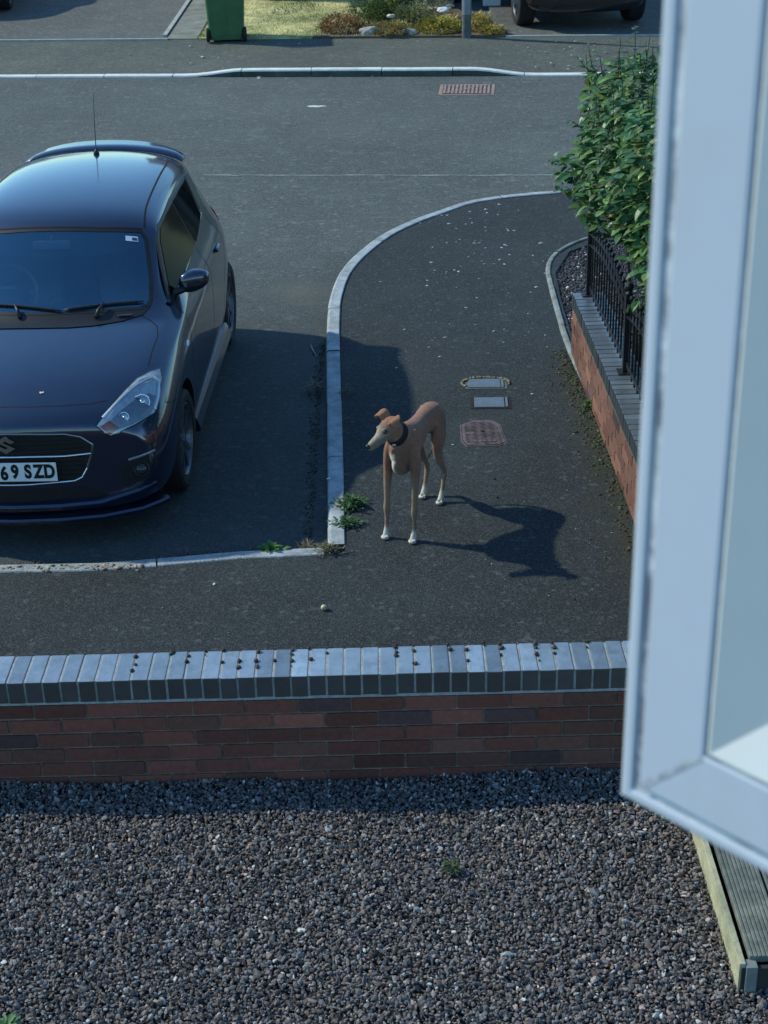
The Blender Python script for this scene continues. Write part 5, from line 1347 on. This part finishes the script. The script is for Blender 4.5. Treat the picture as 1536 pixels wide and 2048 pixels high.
def wiper(y0, y1, x0, x1, yp, xp):
    def sp(x, y, o): return PT.cast(*PT.to2((x, y, 1.0)), o)
    bm = bmesh.new(); P_ = [sp(x0+(x1-x0)*t+.03*sin(pi*t)*0, y0+(y1-y0)*t, .014) for t in np.linspace(0, 1, 13)]
    tube(bm, P_, [.003]+[.0075]*11+[.003], 6); w_ = from_bm('wiper', bm, M_black, car, True)
    bm = bmesh.new(); piv = sp(xp, yp, .01); mid = sp(x0+(x1-x0)*.5, y0+(y1-y0)*.5, .028)
    tube(bm, [piv, piv.lerp(mid, .4)+Vector((0, 0, .012)), mid], [.012, .010, .006], 8); from_bm('wiper_arm', bm, M_black, w_, True)
wiper(-.15, -.60, 1.085, 1.215, -.34, 1.03); wiper(.42, -.14, 1.185, 1.075, .10, 1.02)
# stickers on the glass, a petal on the bonnet
PW = PT
st = PW.patch('windscreen_sticker', [(1.575, -.455, 1.3), (1.580, -.530, 1.3), (1.625, -.522, 1.3), (1.620, -.450, 1.3)], mat('pale sticker', (.50, .62, .68), .5, var=.08), car, off=.0075, cell=.05, thick=.001)
PW.patch('sticker_mark', [(1.585, -.492, 1.3), (1.588, -.523, 1.3), (1.612, -.518, 1.3), (1.610, -.490, 1.3)], mat('dark ink', (.03, .05, .08), .5), st, off=.009, cell=.05, thick=0)
# interior
bm = bmesh.new(); box(bm, (1.30, 0, .84), (.46, 1.24, .16), bev=.05); from_bm('dashboard', bm, M_dash, car, True)
bm = bmesh.new(); box(bm, (1.58, .36, .93), (.20, .34, .10), bev=.045); from_bm('instrument_hood', bm, M_dash, car, True)
bm = bmesh.new(); Mx = Matrix.Translation((1.78, .36, .90)) @ Matrix.Rotation(radians(-62), 4, 'Y')
ringp = [(.185*cos(a), .185*sin(a), 0) for a in np.linspace(0, 2*pi, 33)]
tube(bm, ringp, .014, 8, cap=False); box(bm, (0, 0, 0), (.10, .12, .03), bev=.01); box(bm, (0, 0, -.003), (.03, .34, .014)); box(bm, (-.09, 0, -.003), (.16, .03, .014))
bmesh.ops.transform(bm, matrix=Mx, verts=bm.verts); from_bm('steering_wheel', bm, mat('light grey wheel rim', (.5, .5, .5), .4), car, True)
M_seat = mat('grey seat cloth', (.60, .61, .62), .85, var=.2, scale=30)
for y in (-.35, .35):
    bm = bmesh.new(); box(bm, (2.02, y, .56), (.50, .48, .16), bev=.05); box(bm, (2.32, y, .86), (.14, .46, .58), bev=.05, rot=Matrix.Rotation(radians(14), 4, 'Y'))
    se = from_bm('front_seat', bm, M_seat, car, True)
    bm = bmesh.new(); box(bm, (2.41, y, 1.17), (.09, .24, .16), bev=.035); from_bm('headrest', bm, M_seat, se, True)
bm = bmesh.new(); box(bm, (2.95, 0, .90), (.16, 1.16, .50), bev=.05); from_bm('rear_seat', bm, M_seat, car, True)
bm = bmesh.new(); box(bm, (1.585, -.0, 1.272), (.022, .230, .060), bev=.012); tube(bm, [(1.59, 0, 1.29), (1.60, 0, 1.325)], .008, 6); from_bm('interior_mirror', bm, mat('mirror back plastic', (.40, .42, .44), .4), car, True)
# wheels
for x in ARX:
    for s in (-1, 1): wheel(car, x, s*.765, s, steer=radians(-2) if x < 1 else 0)
pb = BV.ray_cast(Vector((.27, -.165, 3)), Vector((0, 0, -1)))[0]
pw = car.matrix_world @ pb if False else Matrix.Translation((CARX, CARY, CARZ)) @ Matrix.Rotation(pi/2-YAW, 4, 'Z') @ pb
bm = bmesh.new(); prism(bm, [(0, -.012), (.014, -.004), (.012, .012), (.002, .006), (-.012, .014), (-.010, -.002)], 0, .004); o = from_bm('fallen_petal', bm, mat('pale pink petal', (.65, .52, .50), .7)); o.location = pw
tag(o, 'small pale petal stuck to the bonnet of the navy hatchback', 'petal')

# ---------------------------------------------------- plainer cars across the road
def far_car(name, label, loc, rz, k, lift, r, paint, tyrew=.22):
    kx, ky, kz = k
    ST = [(x*kx, a*kx, [(y*ky, z*kz+lift) for y, z in pr_]) for x, a, pr_ in SW]
    t = empty(name, loc, 0, label, 'car'); t.rotation_euler = (0, 0, rz)
    b = body_mesh(ST, 'body', 2); b.data.materials.append(paint); bv = bvh_of(b)
    for x in ARX:
        for s in (1, -1):
            bm = bmesh.new(); lathe(bm, [(r+.05, -.2), (r+.05, .2)], 32, M4=Matrix.Translation((x*kx, s*.84*ky, r+.02)) @ Matrix.Rotation(pi/2, 4, 'X'))
            bmesh.ops.recalc_face_normals(bm, faces=bm.faces); boolean(b, from_bm('cut', bm, M_black))
    b.parent = t
    for p in b.data.polygons: p.use_smooth = True
    try: b.data.set_sharp_from_angle(angle=radians(38))
    except Exception: pass
    pt_ = Panel(bv, (.5, 0, -.86)); pt_.mid = -.2
    sc_ = lambda P: [(x*kx, y*ky, z*kz+lift) for x, y, z in P]
    pt_.patch('windscreen', sc_(WSf), M_sg, t, off=.006, cell=.09)
    for s in (1, -1):
        ps = Panel(bv, (0, -s, 0)); ps.mid = -.65
        for g in (g1, g2): ps.patch('side_window', sc_([(x, s*.7, z) for x, _, z in g]), M_sg, t, off=.006, cell=.09)
        ph = Panel(bv, (.905, s*-.16, -.385)); ph.mid = .3
        ph.patch('headlight', sc_(mir(HL, s)), M_headref, t, off=.006, cell=.05)
        bm = bmesh.new(); lathe(bm, [(.05, 0), (.045, .01), (.01, .014)], 16, M4=Matrix.Translation((.13*kx, s*.60*ky, .40*kz+lift)) @ Matrix.Rotation(-pi/2, 4, 'Y')); from_bm('foglamp', bm, M_headref, t)
        for x in ARX: wheel(t, x*kx, s*.765*ky, s, r=r, w=tyrew, rr=r*.70)
    pg_ = Panel(bv, (1, 0, -.12)); pg_.mid = .05
    pg_.patch('grille', sc_(GRf), M_grille, t, off=.004, cell=.06)
    bm = bmesh.new(); box(bm, (.03, 0, .474*kz+lift), (.03, .52, .111)); from_bm('number_plate', bm, M_plate, t)
    bm = bmesh.new(); box(bm, (1.9*kx, 0, .30*kz), (3.3*kx, 1.1*ky, .06)); from_bm('underbody', bm, M_black, t)
    return t
M_suv = mat('black paint', (.012, .013, .016), .25, metal=.3, coat=1, var=.1)
M_grey = mat('silver paint', (.30, .32, .34), .3, metal=.6, coat=1, var=.06)
far_car('parked_suv', 'black four-wheel-drive parked on the right-hand driveway across the road', (3.13, 23.15, .004), pi/2+.10, (1.14, 1.06, 1.16), .06, .37, M_suv, .25)
far_car('parked_car', 'silver car on the far left driveway, only its tyre showing in the corner', (-6.65, 25.8, .004), pi/2+.05, (1.05, 1.0, 1.0), 0, .31, M_grey)

# ------------------------------------------------------------------ the dog
RC = Vector((.2745, 8.2095, 0)); FW = Vector((-.37121, -.92855, 0)); LF = Vector((.92855, -.37121, 0)); UP = Vector((0, 0, 1))
def Q(s, lat, z): return RC+FW*s+LF*lat+UP*z
ORG = Q(.25, 0, 0)
bm = bmesh.new()
def etube(pts, side, n=18):
    """closed tube; pts: (centre, half-width along side, half-height across it)"""
    rings = []; cs = [p[0] for p in pts]
    for i, (c, rw, rh_) in enumerate(pts):
        t = (cs[min(i+1, len(cs)-1)]-cs[max(i-1, 0)]).normalized(); a = (side-t*side.dot(t)).normalized(); b = t.cross(a).normalized()
        rings.append([bm.verts.new(c+a*rw*cos(2*pi*k/n)+b*rh_*sin(2*pi*k/n)) for k in range(n)])
    for A_, B_ in zip(rings, rings[1:]):
        for k in range(n): bm.faces.new((A_[k], A_[(k+1) % n], B_[(k+1) % n], B_[k]))
    bm.faces.new(rings[0][::-1]); bm.faces.new(rings[-1])
def dense(pts, m=5):
    P = catmull([p[0] for p in pts], m); W_ = catmull([(p[1], p[2]) for p in pts], m)
    return [(P[i], max(.002, W_[i].x), max(.002, W_[i].y)) for i in range(len(P))]
def ell(c, r, rot=None):
    v = bmesh.ops.create_uvsphere(bm, u_segments=16, v_segments=10, radius=1)['verts']
    bmesh.ops.transform(bm, matrix=Matrix.Translation(c) @ (rot or Matrix.Identity(4)) @ Matrix.Diagonal((*r, 1)), verts=v)
trunk = [(-.105, .52, .020, .028), (-.085, .52, .052, .058), (-.03, .523, .074, .082), (.03, .530, .072, .084), (.09, .540, .060, .074), (.15, .548, .054, .068), (.21, .540, .060, .080), (.28, .528, .068, .100), (.35, .526, .074, .114), (.42, .530, .071, .116), (.48, .528, .061, .104), (.53, .532, .045, .075), (.56, .530, .022, .042)]
etube(dense([(Q(s, 0, z), w, h) for s, z, w, h in trunk]), LF, 24)
HD = Vector((-.74, -.56, -.37)).normalized()                # where the muzzle points
HS = HD.cross(UP).normalized()*-1                           # across the head
HU = HS.cross(HD).normalized()
if HU.z < 0: HU = -HU
SK = Q(.575, -.018, .704)+HD*.010
etube(dense([(Q(s, 0, z), w, h) for s, z, w, h in ((.20, .485, .020, .030), (.27, .462, .036, .050), (.35, .440, .045, .058), (.42, .430, .046, .062), (.48, .445, .040, .062), (.53, .475, .030, .050), (.555, .50, .012, .02))]), LF, 18)
etube(dense([(Q(.42, 0, .57), .060, .090), (Q(.48, -.003, .610), .056, .072), (Q(.53, -.008, .650), .052, .060), (Q(.562, -.014, .684), .047, .053), (SK+HU*.002-HD*.01, .040, .042)]), LF, 20)
etube(dense([(SK-HD*.058-HU*.008, .024, .024), (SK-HD*.038-HU*.002, .044, .043), (SK-HU*.003, .050, .050), (SK+HD*.030-HU*.008, .045, .047), (SK+HD*.060-HU*.018, .035, .039), (SK+HD*.085-HU*.022, .0275, .033), (SK+HD*.115-HU*.024, .0240, .029), (SK+HD*.142-HU*.025, .0210, .0245), (SK+HD*.158-HU*.024, .013, .016)]), HS, 18)
ell(SK+HD*.042+HU*.020+HS*.026, (.014, .012, .011)); ell(SK+HD*.042+HU*.020-HS*.026, (.014, .012, .011))
EARS = []
for sg in (1, -1):                                            # folded rose ears
    b = SK-HD*.022+HU*.034+HS*sg*.030
    o_ = (HS*sg*.95+HU*.35-HD*.15).normalized()
    m1 = b+o_*.022+HU*.020; m2 = m1+(HS*sg*.70-HU*.05+HD*.55)*.030; m3 = m2+(HS*sg*.50-HU*.80+HD*.30)*.038
    etube(dense([(b, .030, .010), (b.lerp(m1, .55), .034, .008), (m1, .034, .006), (m2, .030, .0055), (m2.lerp(m3, .6), .020, .005), (m3, .007, .003)]), HD, 12)
ell(Q(.530, 0, .515), (.036, .036, .050))
for sg in (1, -1): ell(Q(.440, sg*.078, .398), (.017, .022, .024)); ell(Q(.475, sg*.056, .50), (.026, .034, .042))
for sg in (1, -1): ell(Q(.42, sg*.052, .545), (.040, .062, .085), Matrix.Rotation(atan2(FW.y, FW.x)-pi/2, 4, 'Z')); ell(Q(.03, sg*.048, .50), (.034, .070, .085), Matrix.Rotation(atan2(FW.y, FW.x)-pi/2, 4, 'Z'))
def leg(pts, n=14): etube(dense([(Q(s, l, z), w, d) for s, l, z, w, d in pts]), LF, n)
for sg, fs in ((1, .50), (-1, .50)):                          # fore legs
    x = sg*.080
    leg([(.43, sg*.045, .585, .030, .050), (.455, sg*.064, .52, .034, .054), (.455, sg*.074, .44, .032, .047), (.465, sg*.079, .385, .025, .034), (.480, x, .31, .0205, .024), (.490, x, .23, .0165, .0180), (.494, x, .175, .0200, .0210), (.497, x, .13, .0135, .0135), (.503, x, .070, .0130, .0130), (.512, x, .030, .018, .018), (.518, x, .014, .020, .014)])
    for k, (dl, df) in enumerate(((-.015, .010), (-.0055, .020), (.0055, .020), (.015, .010))):
        ell(Q(.524+df, x+dl, .0125), (.0085, .0115, .0115), Matrix.Rotation(atan2(FW.y, FW.x)-pi/2, 4, 'Z')); 
for sg, ds in ((1, .012), (-1, -.030)):                       # hind legs
    x = sg*.060
    leg([(-.025+ds, sg*.040, .560, .034, .060), (.005+ds, sg*.056, .49, .038, .078), (.040+ds, sg*.064, .42, .037, .071), (.055+ds, sg*.066, .36, .025, .044), (.020+ds, sg*.064, .29, .022, .034), (-.040+ds, sg*.061, .215, .0145, .0185), (-.072+ds, sg*.060, .165, .0150, .0195), (-.062+ds, x, .130, .0140, .0155), (-.038+ds, x, .075, .0128, .0135), (-.012+ds, x, .030, .017, .018), (.004+ds, x, .014, .019, .014)])
    for k, (dl, df) in enumerate(((-.014, .010), (-.005, .019), (.005, .019), (.014, .010))):
        ell(Q(.010+ds+df, x+dl, .012), (.008, .011, .011), Matrix.Rotation(atan2(FW.y, FW.x)-pi/2, 4, 'Z'))
etube(dense([(Q(-.085, 0, .545), .015, .015), (Q(-.115, -.002, .49), .012, .012), (Q(-.112, -.006, .40), .009, .009), (Q(-.080, -.012, .32), .007, .007), (Q(-.035, -.018, .275), .005, .005), (Q(.0, -.02, .262), .0035, .0035)]), LF, 10)
ell(Q(.02, 0, .455), (.022, .022, .020))
for v in bm.verts: v.co -= ORG
dog = from_bm('dog', bm, None); dog.location = ORG
md = dog.modifiers.new('r', 'REMESH'); md.mode = 'VOXEL'; md.voxel_size = .0038; md.adaptivity = 0
md = dog.modifiers.new('s', 'SMOOTH'); md.factor = .5; md.iterations = 5
applied(dog)
me = dog.data; n = len(me.vertices)
co = np.empty(n*3); me.vertices.foreach_get('co', co); co = co.reshape(-1, 3)+np.array(ORG)
def stp(a, b, x): t = np.clip((x-a)/(b-a), 0, 1); return t*t*(3-2*t)
rcv = co-np.array(RC); s_ = rcv@np.array(FW); l_ = rcv@np.array(LF); z_ = co[:, 2]
nzv = np.array([mnoise.noise(Vector(p)*14) for p in co])*.5+np.array([mnoise.noise(Vector(p)*45) for p in co])*.25
tan = np.array([.27, .128, .078]); pale = np.array([.42, .30, .17]); white = np.array([.62, .58, .48]); dark = np.array([.10, .05, .035]); cream = np.array([.37, .28, .20])
C_ = np.tile(tan, (n, 1))*(1+.38*nzv)[:, None]
def blend(C_, c, w): return C_*(1-w)[:, None]+c*w[:, None]
legm = stp(.40, .28, z_)
C_ = blend(C_, pale*.75, legm*.75)
C_ = blend(C_, white, stp(.085, .045, z_+.02*nzv))
C_ = blend(C_, dark, stp(.30, .38, z_)*stp(.05, -.02, s_)*.0)
# thigh backs darker, spine slightly richer
C_ = blend(C_, np.array([.13, .068, .042]), stp(.10, -.02, s_+.03*nzv)*stp(.60, .50, z_)*stp(.30, .36, z_)*.75)
C_ = blend(C_, np.array([.15, .078, .050]), stp(.46, .52, s_+.02*nzv)*stp(.38, .44, z_)*stp(.62, .55, z_)*.6)
C_ = blend(C_, np.array([.30, .16, .10]), stp(.56, .62, z_)*stp(.10, .2, s_)*stp(.42, .36, s_)*.5)
C_ = blend(C_, tan*.75, stp(.585, .63, z_+.01*nzv)*stp(.45, .35, s_)*.5)
# white blaze on the chest
C_ = blend(C_, white, stp(.034, .014, np.abs(l_+.024+.012*nzv))*stp(.40, .43, z_)*stp(.55, .50, z_)*stp(.515, .55, s_))
# head: pale muzzle and cheeks, reddish ears, dark tail tip
h = co-np.array(SK); hx = h@np.array(HD); hu = h@np.array(HU); hs = h@np.array(HS); inh = stp(-.075, -.04, hx)*stp(.12, .08, np.abs(hs))*stp(-.06, -.04, hu)
C_ = blend(C_, cream*.55, inh*stp(.0, .05, hx)*.85)
C_ = blend(C_, cream*1.1, inh*stp(.03, .08, hx)*stp(-.012, .004, hu)*.9)
C_ = blend(C_, np.array([.30, .14, .075]), inh*stp(.032, .042, hu+np.abs(hs)*.25)*stp(.02, -.005, hx))
eyw = np.zeros(n)
for sg in (1, -1):
    e = np.array(SK+HD*.048+HU*.018+HS*sg*.036); eyw = np.maximum(eyw, stp(.019, .008, np.linalg.norm(co-e, axis=1)))
C_ = blend(C_, np.array([.05, .03, .025]), eyw*.8)
C_ = blend(C_, dark*.5, stp(.33, .28, z_)*stp(.20, .25, z_)*stp(.03, .015, np.abs(l_+.015))*stp(-.13, -.12, s_)*stp(.03, .01, s_))
ca = me.color_attributes.new('Col', 'FLOAT_COLOR', 'POINT'); ca.data.foreach_set('color', np.concatenate([np.clip(C_, 0, 1), np.ones((n, 1))], 1).ravel().astype(np.float32))
M_fur = mat('short brown dog fur', (1, 1, 1), .75, var=.26, scale=70, attr='Col', bump=.5, bscale=260, spec=.3)
M_fur.node_tree.nodes['Principled BSDF'].inputs['Sheen Weight'].default_value = .15
me.materials.append(M_fur)
for p in me.polygons: p.use_smooth = True
tag(dog, 'slender tan dog in a dark collar with white paws, standing on the footpath', 'dog')
def part(name, bmx, m):
    for v in bmx.verts: v.co -= ORG
    return from_bm(name, bmx, m, dog, True)
M_eye = mat('dark eye', (.012, .007, .005), .08, spec=.8); M_nose = mat('black nose skin', (.010, .010, .011), .35)
for sg in (1, -1):
    b2 = bmesh.new(); bmesh.ops.create_uvsphere(b2, u_segments=14, v_segments=10, radius=.0085, matrix=Matrix.Translation(SK+HD*.049+HU*.0165+HS*sg*.0335)); part('eye', b2, M_eye)
b2 = bmesh.new(); bmesh.ops.create_uvsphere(b2, u_segments=16, v_segments=12, radius=1, matrix=Matrix.Translation(SK+HD*.158-HU*.015) @ HD.to_track_quat('X', 'Z').to_matrix().to_4x4() @ Matrix.Diagonal((.012, .0145, .013, 1))); part('nose', b2, M_nose)
# wide fabric collar
c0 = Q(.522, -.008, .646); ax = (Q(.545, -.010, .664)-Q(.470, -.003, .600)).normalized(); a_ = (LF-ax*LF.dot(ax)).normalized(); b_ = ax.cross(a_)
b2 = bmesh.new(); rows = []
for k in range(40):
    t = 2*pi*k/40; rr = 1+.02*sin(3*t)
    row = []
    for h_, rad in ((-.024, .0), (-.024, .0035), (.0, .0055), (.024, .0035), (.024, .0)):
        rw = .0555-.12*h_+rad; rh2 = .0645-.14*h_+rad
        row.append(b2.verts.new(c0+ax*h_+a_*rw*rr*cos(t)+b_*rh2*rr*sin(t)))
    rows.append(row)
for k in range(40):
    A_, B_ = rows[k], rows[(k+1) % 40]
    for i in range(5): b2.faces.new((A_[i], A_[(i+1) % 5], B_[(i+1) % 5], B_[i]))
bmesh.ops.recalc_face_normals(b2, faces=b2.faces); part('collar', b2, mat('dark collar fabric', (.012, .012, .015), .8, var=.2, scale=60, bump=.3))
b2 = bmesh.new(); lathe(b2, [(.011, 0), (.011, .0025), (.004, .003)], 16, M4=Matrix.Translation(Q(.572, -.0, .592)) @ Matrix.Rotation(pi/2, 4, 'X')); part('name_tag', b2, mat('metal tag', (.5, .5, .48), .3, metal=1))
